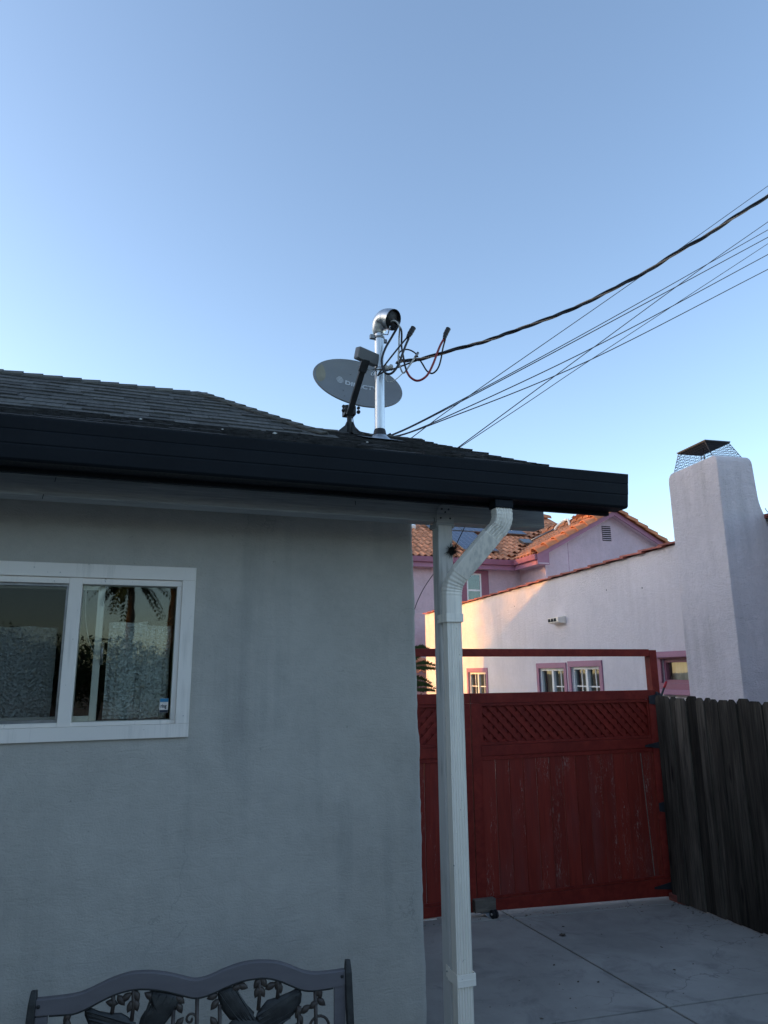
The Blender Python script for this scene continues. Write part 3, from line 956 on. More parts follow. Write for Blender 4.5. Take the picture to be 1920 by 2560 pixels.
# ------------------------------------------------------------------ service mast
MX, MY = 1.354, 4.0
mast = thing('service_mast', 'galvanised steel service mast with hooded weatherhead rising through the roof', 'mast', (MX, MY, 1.41))
m = MB(); m.lathe((MX, MY, 1.30), (0, 0, 1), [(0, .0315), (.835, .0315)], 28); pole = m.build('pole', M['galvanised'], mast)
bz = E_Z + S1 * (MY - E_Y)
m = MB()
sl = Vector((0, 1, S1)).normalized()
m.lathe((MX, MY, bz - .03), (0, 0, 1), [(0, .082), (.022, .078), (.05, .05), (.062, .040)], 28)
m.build('flashing_boot', M['galvanised'], mast)
m = MB(); m.lathe((MX, MY, bz + .027), (0, 0, 1), [(0, .043), (.010, .042), (.036, .0365), (.043, .0335), (.043, .031)], 28)
m.build('rubber_collar', M['rubber'], mast)
m = MB(); m.add([slope_pt(MX - .12, 1.185 - .14, .016), slope_pt(MX + .12, 1.185 - .14, .016), slope_pt(MX + .12, 1.185 + .12, .012), slope_pt(MX - .12, 1.185 + .12, .012)], [(0, 1, 2, 3)])
m.build('flashing_plate', M['bracket'], mast)
# weatherhead: a bent hood, open towards the wires
top = Vector((MX, MY, 2.130))
od = Vector((.80, -.44, -.40)).normalized()
ctr = [top, top + Vector((.000, .002, .035)), top + Vector((.012, -.010, .080)), top + Vector((.040, -.048, .092)), top + Vector((.066, -.092, .070))]
hpth = smooth_path(ctr, 5)
rad = [.034 + .034 * min(1, (i / (len(hpth) - 1)) * 1.5) for i in range(len(hpth))]
m = MB(); m.tube(hpth, rad, 22, caps=False)
m.tube(hpth, [r - .004 for r in rad], 22, caps=False)
hood = m.build('weatherhead', M['galvanised'], mast)
m = MB()
e, t_ = hpth[-1], (hpth[-1] - hpth[-2]).normalized()
m.lathe(e - t_ * .016, t_, [(0, 0), (0, .0635), (.003, .0635), (.003, 0)], 20)
m.build('wire_plate', M['tape'], hood)
m = MB(); m.tube([hpth[-1] + (hpth[-1] - hpth[-2]).orthogonal().normalized() * 0 + Vector((-.03, -.02, -.06)), (MX + .05, MY - .03, 2.125), (MX, MY - .034, 2.118)], .004, 8)
m.build('hood_brace', M['galvanised'], hood)
m = MB(); m.lathe((MX, MY, 2.098), (0, 0, 1), [(0, .0325), (0, .036), (.014, .036), (.014, .0325)], 24)
m.box(MX - .062, MX - .030, MY - .012, MY + .012, 2.094, 2.122); m.box(MX + .030, MX + .052, MY - .010, MY + .010, 2.078, 2.102)
m.build('top_clamp', M['steel_dark'], mast, bevel=.002)
m = MB(); m.lathe((MX, MY, 1.872), (0, 0, 1), [(0, .0325), (0, .0355), (.022, .0355), (.022, .0325)], 24)
m.tube([(MX - .034, MY - .01, 1.883), (MX - .085, MY - .006, 1.874)], .004, 8)
m.tube(smooth_path([(MX - .034, MY - .02, 1.868), (MX - .055, MY - .02, 1.850), (MX - .06, MY - .02, 1.832), (MX - .045, MY - .02, 1.835), (MX - .036, MY - .02, 1.865)]), .0035, 6)
m.build('cable_clamp', M['galvanised'], mast)
m = MB(); m.lathe((MX + .030, MY - .02, 1.893), (.95, -.2, .18), [(0, 0), (0, .018), (.012, .022), (.020, .014), (.030, .014), (.040, .022), (.052, .018), (.056, .0)], 14)
m.build('insulator', M['white_cable'], mast)

# ------------------------------------------------------------------ cables at the weatherhead


def cable(name, label, pieces, conns=(), group='loose cables at the weatherhead'):
    """pieces: (part name, points, radius, material)"""
    root = thing(name, label, 'cable', pieces[0][1][0], group)
    for nm, pts, r, mt in pieces:
        k = MB(); k.tube(smooth_path(pts, 7), r, 8); k.build(nm, mt, root)
    for pts, r in conns:
        k = MB()
        p = smooth_path(pts, 6)
        k.tube(p, [r * (.62 + .42 * min(1, 2.2 * i / len(p)) + .07 * math.sin(i * 2.3)) for i in range(len(p))], 12)
        k.build('splice_cover', M['tape'], root)
    return root


loop1 = [(1.432, 3.925, 2.205), (1.447, 3.885, 2.164), (1.415, 3.936, 2.088), (1.375, 3.929, 2.013), (1.350, 3.922, 1.948), (1.342, 3.915, 1.903), (1.345, 3.908, 1.860),
         (1.360, 3.902, 1.826), (1.386, 3.895, 1.819), (1.411, 3.888, 1.836), (1.442, 3.881, 1.885), (1.464, 3.874, 1.951), (1.487, 3.867, 2.017), (1.505, 3.86, 2.062)]
tail1 = [(1.495, 3.86, 2.067), (1.466, 3.875, 2.03), (1.405, 3.89, 1.946), (1.354, 3.905, 1.872), (1.319, 3.92, 1.814), (1.330, 3.925, 1.822), (1.369, 3.926, 1.849), (1.428, 3.932, 1.875),
         (1.487, 3.938, 1.906), (1.556, 3.944, 1.943), (1.60, 3.95, 1.967)]
cable('cable_loop', 'thick black cable looping from the weatherhead up to a taped splice', [('conductor', loop1, .0074, M['black_cable']), ('return_conductor', tail1, .0054, M['black_cable'])],
      [([(1.497, 3.86, 2.065), (1.514, 3.86, 2.096), (1.538, 3.86, 2.14)], .0165)])
black2 = [(1.438, 3.93, 2.195), (1.466, 3.89, 2.130), (1.479, 3.922, 2.033), (1.485, 3.908, 1.953), (1.489, 3.894, 1.890), (1.495, 3.880, 1.846)]
red = [(1.493, 3.880, 1.848), (1.514, 3.872, 1.807), (1.551, 3.865, 1.784), (1.589, 3.857, 1.794), (1.628, 3.850, 1.833), (1.663, 3.842, 1.908), (1.691, 3.835, 1.987), (1.710, 3.827, 2.036), (1.729, 3.820, 2.071)]
black3 = [(1.739, 3.820, 2.070), (1.727, 3.835, 2.013), (1.720, 3.850, 1.952), (1.710, 3.865, 1.904), (1.695, 3.880, 1.875), (1.672, 3.895, 1.861), (1.645, 3.910, 1.881), (1.623, 3.925, 1.930), (1.613, 3.940, 1.962)]
cable('cable_loop', 'red taped cable hanging in a deep loop below a black splice', [('conductor', black2, .0062, M['black_cable']), ('red_wrap', red, .0072, M['red_cable']), ('return_conductor', black3, .0054, M['black_cable'])],
      [([(1.731, 3.82, 2.069), (1.743, 3.82, 2.109), (1.763, 3.82, 2.15)], .0155)])
white1 = [(1.405, 3.93, 2.195), (1.425, 3.892, 2.186), (1.452, 3.885, 2.148), (1.466, 3.930, 2.093), (1.462, 3.927, 2.008), (1.456, 3.923, 1.947), (1.464, 3.920, 1.897), (1.475, 3.917, 1.861), (1.487, 3.913, 1.847),
          (1.505, 3.910, 1.868), (1.533, 3.907, 1.914), (1.557, 3.903, 1.953), (1.568, 3.900, 1.974)]
white2 = [(1.568, 3.90, 1.965), (1.517, 3.908, 1.883), (1.478, 3.917, 1.841), (1.432, 3.925, 1.797), (1.391, 3.933, 1.782), (1.377, 3.942, 1.805), (1.389, 3.950, 1.838)]
w_ = cable('cable_loop', 'pale bare neutral cable dropping from the weatherhead to a small metal clamp', [('conductor', white1, .0054, M['white_cable']), ('stray_strand', white2, .0026, M['white_cable'])])
k = MB(); k.tube([(1.562, 3.9, 1.958), (1.583, 3.9, 1.994)], .0085, 10); k.build('splice_clamp', M['steel_dark'], w_)
cable('cable_loop', 'thin black cable arching over the twisted line next to the mast', [('conductor', [(1.478, 3.95, 1.966), (1.465, 3.942, 1.981), (1.479, 3.933, 2.005), (1.509, 3.925, 2.016), (1.538, 3.917, 2.011), (1.568, 3.908, 1.990), (1.581, 3.90, 1.963)], .0048, M['black_cable'])])

# twisted service line from the mast to the street pole
tri = [(1.455, 3.955, 1.927), (1.480, 3.93, 1.934), (1.562, 3.93, 1.952), (1.632, 3.91, 1.968)]
tri = [Vector(p) for p in tri]
far_ = [(1.677, 3.483, 1.848), (1.799, 3.417, 1.875), (1.906, 3.35, 1.908), (2.026, 3.283, 1.948), (2.186, 3.217, 2.011), (2.333, 3.15, 2.077), (2.510, 3.083, 2.175), (2.674, 3.017, 2.267), (2.842, 2.95, 2.382),
        (3.010, 2.883, 2.485), (3.184, 2.817, 2.610), (3.374, 2.75, 2.740)]
for i, p in enumerate(far_):
    kk = (3.75 - i * .085) / p[1]
    tri.append(Vector(p) * kk)
dlast = (tri[-1] - tri[-3]).normalized()
for j in range(1, 10): tri.append(tri[-1] + dlast * .5 + Vector((0, 0, .03 * j)))
root = thing('service_line', 'thick twisted service cable sagging from the mast up past the chimney', 'cable', tri[0])
pth = smooth_path(tri, 14)
for q in range(3):
    pp = []
    for i, p in enumerate(pth):
        t = (pth[min(i + 1, len(pth) - 1)] - pth[max(i - 1, 0)]).normalized()
        a = t.cross(Vector((0, 0, 1))).normalized(); b = t.cross(a)
        s = i * .21 + q * 2.094
        pp.append(p + (a * math.cos(s) + b * math.sin(s)) * .0068)
    k = MB(); k.tube(pp, .0060 if q < 2 else .0050, 7); k.build('strand' if q < 2 else 'bare_strand', M['black_cable'] if q < 2 else M['bare_wire'], root)

# thin overhead wires
W7 = [
    ('thin overhead wire crossing behind the twisted service cable', [(1.799, 4.7, 1.672), (2.449, 4.933, 2.208), (4.475, 5.167, 3.793), (6.647, 5.4, 5.517)], .0035),
    ('upper of the two close wires leaving the roof bracket', [(1.672, 4.7, 1.708), (2.181, 4.933, 2.040), (3.939, 5.167, 3.185), (6.548, 5.4, 4.917)], .0040),
    ('lower of the two close wires leaving the roof bracket', [(1.672, 4.7, 1.701), (2.181, 4.933, 2.030), (3.936, 5.167, 3.154), (6.531, 5.4, 4.817)], .0045),
    ('sagging wire from the roof bracket, third from the top there', [(1.675, 4.7, 1.694), (2.179, 4.933, 1.969), (3.967, 5.167, 3.011), (6.494, 5.4, 4.590)], .0045),
    ('lowest wire from the roof bracket, sagging under all the others', [(1.675, 4.7, 1.684), (2.179, 4.933, 1.955), (3.820, 5.167, 2.819), (6.462, 5.4, 4.397)], .0045),
    ('steep wire rising from the shingle edge and crossing the bracket wires', [(2.184, 4.7, 1.640), (3.678, 4.933, 2.807), (5.318, 5.167, 4.080), (6.566, 5.4, 5.024)], .0038),
    ('shallower wire rising from the shingle edge beside the steep one', [(2.183, 4.7, 1.634), (3.002, 4.933, 2.223), (3.982, 5.167, 2.933), (6.518, 5.4, 4.733)], .0032)]
for i, (lab, pts, r) in enumerate(W7):
    pts = [Vector(p) for p in pts]
    if i in (0, 5, 6): pts.insert(0, pts[0] + (pts[0] - pts[1]).normalized() * 2.5 + Vector((0, .8, 0)))   # comes up from beyond the roof
    pts.append(pts[-1] + (pts[-1] - pts[-2]).normalized() * 3.5)
    k = MB(); k.tube(smooth_path(pts, 8), r, 6)
    tag(k.build('overhead_wire', M['dark_wire'], None), lab, 'wire', 'thin overhead wires')
br = thing('wire_bracket', 'small black bracket holding thin wires behind the mast foot', 'bracket', (1.63, 4.68, 1.62))
k = MB(); k.tube([(1.60, 4.66, 1.60), (1.655, 4.69, 1.70)], .012, 8); k.obox((1.655, 4.69, 1.695), (.02, 0, .012), (0, .012, 0), (-.008, 0, .014)); k.build('arm', M['tape'], br)
k = MB(); k.lathe((1.645, 4.68, 1.66), (.5, -.5, .3), [(0, 0), (0, .016), (.02, .02), (.03, .012), (.03, 0)], 10); k.build('spool', M['tape'], br)

# ------------------------------------------------------------------ red gate
GY = 6.2
gate = thing('driveway_gate', 'dark red wooden driveway gate with lattice band, plank panels and overhead bar', 'gate', (3.9, GY, -2.12))
m = MB(); m.box(5.032, 5.118, GY + .002, GY + .09, gz(5.1, GY) - .02, .206); m.build('post', M['gate_red_plain'], gate, bevel=.004)
m = MB(); m.box(1.40, 5.031, GY + .006, GY + .10, .142, .214); m.build('header_bar', M['gate_red_plain'], gate, bevel=.004)


def leaf(x0, x1, mirror, z_bot):
    fr_ = MB()
    zb0, zb1 = z_bot
    y0, y1 = GY - .038, GY
    fr_.box(x0, x1, y0, y1, -.284, -.195)                       # top rail
    fr_.box(x0 + .092, x1 - .092, y0, y1, -.752, -.662)         # middle rail
    f = fr_.build('gate_leaf', M['gate_red_plain'], gate, bevel=.003)
    for a, b in ((x0, x0 + .09), (x1 - .09, x1)):
        s = MB(); s.box(a, b, y0 - .001, y1, -1.95, -.2855); s.build('stile', M['gate_red_plain'], f, bevel=.003)
    s = MB(); s.add([(x0, y0 - .002, zb0), (x1, y0 - .002, zb1), (x1, y1, zb1), (x0, y1, zb0), (x0, y0 - .002, -1.952), (x1, y0 - .002, -1.952), (x1, y1, -1.952), (x0, y1, -1.952)],
                    [(0, 3, 2, 1), (4, 5, 6, 7), (0, 1, 5, 4), (1, 2, 6, 5), (2, 3, 7, 6), (3, 0, 4, 7)])
    s.build('bottom_rail', M['gate_red_plain'], f, bevel=.003)
    xa, xb, za, zb = x0 + .092, x1 - .092, -.660, -.286
    for p in ((xa, xb, zb - .026, zb), (xa, xb, za, za + .024), (xa, xa + .022, za + .025, zb - .027), (xb - .022, xb, za + .025, zb - .027),
              (xa, xb, -.790, -.754), (xa, xb, -1.950, -1.925)):
        s = MB(); s.box(p[0], p[1], y0 + .006, y0 + .022, p[2], p[3]); s.build('moulding', M['gate_red_plain'], f, bevel=.002)
    # lattice: two layers of diagonal slats cut to the opening
    la, lb, lz0, lz1 = xa + .006, xb - .006, za + .01, zb - .01
    H = lz1 - lz0
    for layer, sg in ((0, -1), (1, 1)):
        if mirror: sg = -sg
        yy = y0 + .023 + .009 * layer
        c = la - H
        while c < lb + H:
            pts = []
            hw = .030
            poly = [(c - hw, lz0), (c + hw, lz0), (c + hw + sg * H, lz1), (c - hw + sg * H, lz1)]
            # clip to la..lb

            def clip(P, lim, keep):
                o_ = []
                for i in range(len(P)):
                    p, q = P[i], P[(i + 1) % len(P)]
                    ip, iq = keep(p[0]), keep(q[0])
                    if ip: o_.append(p)
                    if ip != iq:
                        t = (lim - p[0]) / (q[0] - p[0]); o_.append((lim, p[1] + t * (q[1] - p[1])))
                return o_
            poly = clip(poly, la, lambda v: v >= la)
            if poly: poly = clip(poly, lb, lambda v: v <= lb)
            if len(poly) >= 3:
                s = MB(); s.prism([(a, yy + .008, b) for a, b in poly], (0, -.0085, 0)); s.build('slat', M['gate_red_plain'], f)
            c += .098
    s = MB(); s.box(xa, xb, y0 + .0425, y0 + .050, za, zb); s.build('backing_board', M['gate_red_plain'], f)
    # upright boards with shallow grooves
    x = xa
    k = 0
    while x < xb - .01:
        w = min(.142, xb - x)
        dy = random.uniform(-.0015, .0015)
        z1_, z0_ = -.770, -1.94
        s = MB(); b_ = .006
        s.prism([(x + .0015, y0 + .026 + dy, z0_), (x + .0015, y0 + .014 + b_ + dy, z0_), (x + b_, y0 + .014 + dy, z0_), (x + w - b_, y0 + .014 + dy, z0_), (x + w - .0015, y0 + .014 + b_ + dy, z0_), (x + w - .0015, y0 + .026 + dy, z0_)], (0, 0, z1_ - z0_))
        s.build('board', M['gate_red'], f)
        x += w
        k += 1
    return f


lf = leaf(2.955, 5.030, False, (-2.036, -2.112))
leaf(1.40, 2.945, True, (-2.035, -2.036))
m = MB(); m.add([(4.788, GY - .026, -.80), (4.796, GY - .026, -.80), (4.842, GY - .026, -1.92), (4.834, GY - .026, -1.92)], [(0, 3, 2, 1)])
m.prism([(4.788, GY - .0255, -.80), (4.796, GY - .0255, -.80), (4.842, GY - .0255, -1.92), (4.834, GY - .0255, -1.92)], (0, -.002, 0)); m.build('bare_seam', M['block_wood'], lf)


def butterfly(x, z):
    h = MB()
    h.prism([(x - .012, GY - .043, z - .065), (x - .012, GY - .043, z + .065), (x - .022, GY - .043, z + .05), (x - .10, GY - .043, z + .038), (x - .10, GY - .043, z - .038), (x - .022, GY - .043, z - .05)], (0, -.004, 0))
    h.prism([(x + .012, GY - .004, z - .075), (x + .045, GY - .004, z - .06), (x + .05, GY - .004, z + .06), (x + .012, GY - .004, z + .075)], (0, -.044, 0))
    h.tube([(x, GY - .05, z - .078), (x, GY - .05, z + .078)], .010, 10)
    o = h.build('hinge', M['iron'], lf, bevel=.001)
    return o


def strap(x, z, L=.20):
    h = MB()
    h.prism([(x - .012, GY - .043, z - .035), (x - .012, GY - .043, z + .035), (x - L * .45, GY - .043, z + .022), (x - L, GY - .043, z + .006), (x - L, GY - .043, z - .012), (x - L * .45, GY - .043, z - .024)], (0, -.004, 0))
    h.prism([(x + .010, GY - .004, z - .085), (x + .046, GY - .004, z - .085), (x + .046, GY - .004, z + .085), (x + .010, GY - .004, z + .085)], (0, -.044, 0))
    h.tube([(x, GY - .05, z - .08), (x, GY - .05, z + .08)], .010, 10)
    return h.build('hinge', M['iron'], lf, bevel=.001)


butterfly(5.034, -.29); strap(5.040, -.73); butterfly(5.044, -1.31); strap(5.030, -2.02, .22)
# caster that carries the free end of the leaf
m = MB(); m.box(2.901, 3.100, GY - .10, GY - .041, -2.026, -1.925); blk = m.build('caster_block', M['block_wood'], lf, bevel=.003)
m = MB(); m.box(2.955, 3.06, GY - .10, GY - .045, -2.034, -2.0265)
m.prism([(2.985, GY - .098, -2.034), (3.035, GY - .098, -2.034), (3.05, GY - .16, -2.075), (3.03, GY - .16, -2.095)], (.004, 0, 0)); m.build('caster_fork', M['steel_dark'], blk)
cz = gz(3.04, GY - .15) + .034
for dx in (0, .028):
    m = MB(); m.lathe((3.028 + dx, GY - .155, cz), (1, .25, 0), [(0, 0), (0, .020), (.002, .034), (.016, .034), (.018, .020), (.018, 0)], 18); m.build('wheel', M['rubber'], blk)
m = MB(); m.lathe((3.024, GY - .154, cz), (1, .25, 0), [(0, 0), (0, .010), (.05, .010), (.05, 0)], 12); m.build('hub', M['white_cable'], blk)
m = MB(); m.box(2.30, 2.56, GY - .05, GY - .01, -2.062, -2.042); tag(m.build('timber_offcut', M['trim_white'], None), 'short pale timber strip lying on the concrete under the gate', 'timber')
m = MB(); m.box(4.955, 5.10, GY - .25, GY - .05, gz(5, 6) - .02, gz(5, 6) + .06); tag(m.build('post_footing', M['coping'], None, bevel=.012), 'dull red block at the foot of the gate post', 'block')
m = MB(); m.box(5.07, 5.088, GY - .052, GY - .044, -2.10, -1.93); m.build('wood_shim', M['block_wood'], gate, bevel=.002)

# ------------------------------------------------------------------ board fence
fence = thing('board_fence', 'weathered dark grey dog-ear board fence along the driveway', 'fence', (4.97, 4.0, -2.1))
y = GY - .10
i = 0
boards = []
for w, dx in ((.090, 0), (.134, 0), (.140, 0)):
    m = MB(); e = .03
    m.prism([(0, 0, 0), (0, w, 0), (0, w, 1 - .018), (0, w - e, 1), (0, e, 1), (0, 0, 1 - .018)], (.017, 0, 0))
    boards.append((w, m.mesh('board', M['fence_wood'])))
while y > .6:
    w, me = random.choice(boards)
    if i == 0: w, me = boards[0]
    y -= w - .003
    out = i % 2                                             # every second board stands proud of its neighbours
    x = 4.962 - .012 * out + random.uniform(-.005, .005)
    zt = -.252 + random.uniform(-.012, .012)
    zb = gz(4.97, y) + .01
    W = T(x, y - (.004 if out else 0), zb) @ Matrix.Rotation(random.uniform(-.004, .004), 4, 'X') @ Matrix.Diagonal((1, 1.06 if out else 1, zt - zb, 1))
    inst('board', me, fence, W)
    i += 1
for z in (-.55, -1.25, -1.9):
    m = MB(); m.box(4.982, 5.02, .7, GY - .1, z, z + .085); m.build('rail', M['fence_wood'], fence)
for yy in (1.2, 3.5, 5.9):
    m = MB(); m.box(5.02, 5.11, yy, yy + .09, -2.3, -.35); m.build('post', M['fence_wood'], fence)
# red-tipped handle sticking up behind the fence
st = thing('marker_stick', 'black handle with red tip sticking up between gate post and fence', 'stick', (5.22, 6.35, -1.5))
m = MB(); m.tube([(4.60, 6.4, -1.5), (5.299, 6.4, -.254), (5.345, 6.4, -.172)], .011, 10); m.build('shaft', M['iron'], st)
m = MB(); m.tube([(5.340, 6.4, -.182), (5.352, 6.4, -.160), (5.376, 6.4, -.118)], [.012, .0145, .011], 10); m.build('tip', M['plastic_red'], st)

# ------------------------------------------------------------------ lilac building beyond the fence
NA0 = Vector((6.987, 7.858, 0)); ND = Vector((.099, .995, 0)).normalized(); NN = Vector((-ND.y, ND.x, 0))   # along the wall, out of the wall


def NP(s, o, z): return NA0 + ND * s + NN * o + Vector((0, 0, z))


def nbox(mb, s0, s1, o0, o1, z0, z1):
    return mb.obox(NP((s0 + s1) / 2, (o0 + o1) / 2, (z0 + z1) / 2), ND * ((s1 - s0) / 2), NN * ((o1 - o0) / 2), Vector((0, 0, (z1 - z0) / 2)))


lilac = thing('stucco_building', 'pale lilac stucco building with flat parapet and red tile coping beyond the fence', 'building', NP(5, -3, -2.3))
WIN = [  # s range, head height, sill height
    (7.30, 8.69, .09, -1.1), (3.44, 4.67, .152, -1.1), (2.20, 3.37, .170, -1.1), (-.45, .69, .250, -.275)]
TW = .10
holes = [(a + TW, b - TW, zl + TW, zh - TW) for a, b, zh, zl in WIN]
wall = MB()
S0, S1_, Z0_, Z1_ = -6.0, 12.29, -2.4, 1.70
sl_ = sorted(set([S0, S1_] + [h[0] for h in holes] + [h[1] for h in holes]))
zl_ = sorted(set([Z0_, Z1_] + [h[2] for h in holes] + [h[3] for h in holes]))


def hole(s, z): return any(h[0] < s < h[1] and h[2] < z < h[3] for h in holes)


for i in range(len(sl_) - 1):
    for j in range(len(zl_) - 1):
        a, b, c, e = sl_[i], sl_[i + 1], zl_[j], zl_[j + 1]
        if hole((a + b) / 2, (c + e) / 2): continue
        wall.add([NP(a, 0, c), NP(b, 0, c), NP(b, 0, e), NP(a, 0, e)], [(3, 2, 1, 0)])
for a, b, c, e in holes:                                     # reveals
    for p in (((a, c), (b, c)), ((b, c), (b, e)), ((b, e), (a, e)), ((a, e), (a, c))):
        (x0, z0), (x1, z1) = p
        wall.add([NP(x0, 0, z0), NP(x1, 0, z1), NP(x1, -.14, z1), NP(x0, -.14, z0)], [(0, 1, 2, 3)])
wall.add([NP(S1_, 0, Z0_), NP(S1_, -7, Z0_), NP(S1_, -7, Z1_), NP(S1_, 0, Z1_)], [(0, 1, 2, 3)])
wall.add([NP(S0, 0, Z0_), NP(S0, -7, Z0_), NP(S0, -7, Z1_), NP(S0, 0, Z1_)], [(3, 2, 1, 0)])
wall.add([NP(S0, -7, Z0_), NP(S1_, -7, Z0_), NP(S1_, -7, Z1_), NP(S0, -7, Z1_)], [(0, 1, 2, 3)])
wall.add([NP(S0, -.2, 1.25), NP(S1_, -.2, 1.25), NP(S1_, -7, 1.25), NP(S0, -7, 1.25)], [(3, 2, 1, 0)])
wall.add([NP(S0, -.2, 1.25), NP(S1_, -.2, 1.25), NP(S1_, -.2, Z1_), NP(S0, -.2, Z1_)], [(0, 1, 2, 3)])
wall.add([NP(S0, 0, Z1_), NP(S1_, 0, Z1_), NP(S1_, -.2, Z1_), NP(S0, -.2, Z1_)], [(3, 2, 1, 0)])
wall.build('wall', M['lilac_stucco'], lilac)
# tile coping, each piece lapping over the next
cm = MB()
seg = 5
top_, bot_ = [], []
for k in range(seg + 1):
    o = -.26 + .325 * k / seg
    h = .020 * math.sin(math.pi * k / seg)
    top_.append((o, h + .026)); bot_.append((o, h))
L_ = .60
vs, fs = [], []
for s, dz in ((0, .030), (L_, 0)):
    vs += [(s, o, h + dz) for o, h in top_] + [(s, o, h + dz) for o, h in bot_]
n_ = 2 * (seg + 1)
for k in range(seg):
    fs += [(k, k + 1, n_ + k + 1, n_ + k), (seg + 1 + k, n_ + seg + 1 + k, n_ + seg + 2 + k, seg + 2 + k), (k, seg + 1 + k, seg + 2 + k, k + 1), (n_ + k, n_ + k + 1, n_ + seg + 2 + k, n_ + seg + 1 + k)]
fs += [(0, n_, n_ + seg + 1, seg + 1), (seg, 2 * seg + 1, n_ + 2 * seg + 1, n_ + seg)]
cm.add(vs, fs)
cme = cm.mesh('coping_tile', M['coping'])
s = S1_ + .05
while s > S0:
    # thick end of each tile looks towards the house on the far side of the wall
    W = frame(NP(s, .0, 1.695 + random.uniform(-.004, .004)), -ND, NN, (0, 0, 1)) @ Matrix.Rotation(random.uniform(-.012, .012), 4, 'Z') @ Matrix.Rotation(random.uniform(-.006, .006), 4, 'X')
    inst('coping_tile', cme, lilac, W)
    s -= .50


def far_window(idx, a, b, zh, zl, style):
    t_ = MB()
    nbox(t_, a, b, -.02, .025, zh - TW, zh)
    nbox(t_, a, b, -.02, .03, zl, zl + TW)
    nbox(t_, a, a + TW, -.02, .022, zl + TW, zh - TW); nbox(t_, b - TW, b, -.02, .022, zl + TW, zh - TW)
    w = t_.build('window', M['mauve'] if style == 2 else M['mauve_light'], lilac, bevel=.006)
    a, b, zl, zh = a + TW, b - TW, zl + TW, zh - TW
    if style == 2:
        k = MB(); nbox(k, a - .08, b + .05, .026, .09, zh + .02, zh + .105); k.build('head_moulding', M['mauve_light'], w, bevel=.01)
        k = MB(); nbox(k, a - .15, b + .05, .031, .075, zl - .155, zl - .085); k.build('sill', M['mauve_light'], w, bevel=.008)
    fm = M['mauve'] if style == 2 else M['window_white']
    fw_ = .045
    k = MB()
    nbox(k, a, b, -.09, -.03, zh - fw_, zh); nbox(k, a, b, -.09, -.03, zl, zl + fw_)
    nbox(k, a, a + fw_, -.09, -.03, zl + fw_, zh - fw_); nbox(k, b - fw_, b, -.09, -.03, zl + fw_, zh - fw_)
    mid = (a + b) / 2
    if style != 2: nbox(k, mid - .035, mid + .035, -.088, -.022, zl + fw_, zh - fw_)
    k.build('frame', fm, w)
    if style != 2:
        for c0, c1 in ((a + fw_, mid - .035), (mid + .035, b - fw_)):
            if style == 1 and c1 > mid + .05: continue
            k = MB(); cc = (c0 + c1) / 2
            nbox(k, cc - .011, cc + .011, -.078, -.062, zl + fw_, zh - fw_); nbox(k, c0, c1, -.079, -.061, zh - .34, zh - .318)
            k.build('muntin', fm, w)
    k = MB(); k.add([NP(a, -.07, zl), NP(b, -.07, zl), NP(b, -.07, zh), NP(a, -.07, zh)], [(3, 2, 1, 0)]); k.build('pane', M['far_pane'], w)
    k = MB()
    nc = 60
    vs, fs = [], []
    for i in range(nc + 1):
        s_ = a - .05 + (b - a + .1) * i / nc
        o_ = -.16 + .016 * math.sin(i * 1.15) + .012 * math.sin(i * .53 + 1)
        vs += [NP(s_, o_, zl - .05), NP(s_, o_, zh + .02)]
    k.add(vs, [(2 * i, 2 * i + 1, 2 * i + 3, 2 * i + 2) for i in range(nc)], True)
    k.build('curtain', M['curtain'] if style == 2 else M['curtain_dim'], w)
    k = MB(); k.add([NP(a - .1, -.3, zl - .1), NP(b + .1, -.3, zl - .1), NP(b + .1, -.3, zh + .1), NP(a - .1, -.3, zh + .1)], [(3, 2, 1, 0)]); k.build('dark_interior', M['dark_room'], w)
    return w


for i, (a, b, zh, zl) in enumerate(WIN): far_window(i, a, b, zh, zl, (0, 1, 0, 2)[i])
# plastic vent hood with three openings
v_ = MB()
nbox(v_, 3.36, 3.76, .0, .03, .845, .975)
v_.prism([NP(3.36, .03, .975), NP(3.36, .16, .955), NP(3.36, .15, .865), NP(3.36, .03, .845)], ND * .40)
vent = v_.build('vent_hood', M['trim_white'], lilac, bevel=.008)
for k in range(3):
    c = 3.43 + .115 * k
    q = MB(); nbox(q, c, c + .085, .150, .1625, .885, .94); q.build('opening', M['dark_room'], vent)
for s_, z_ in ((.9, 1.2), (5.6, 1.35), (1.9, 1.28)):
    q = MB(); q.lathe(NP(s_, 0, z_), NN, [(.003, .012), (.006, .010), (.006, 0)], 8); q.build('wall_plug', M['bracket'], lilac)

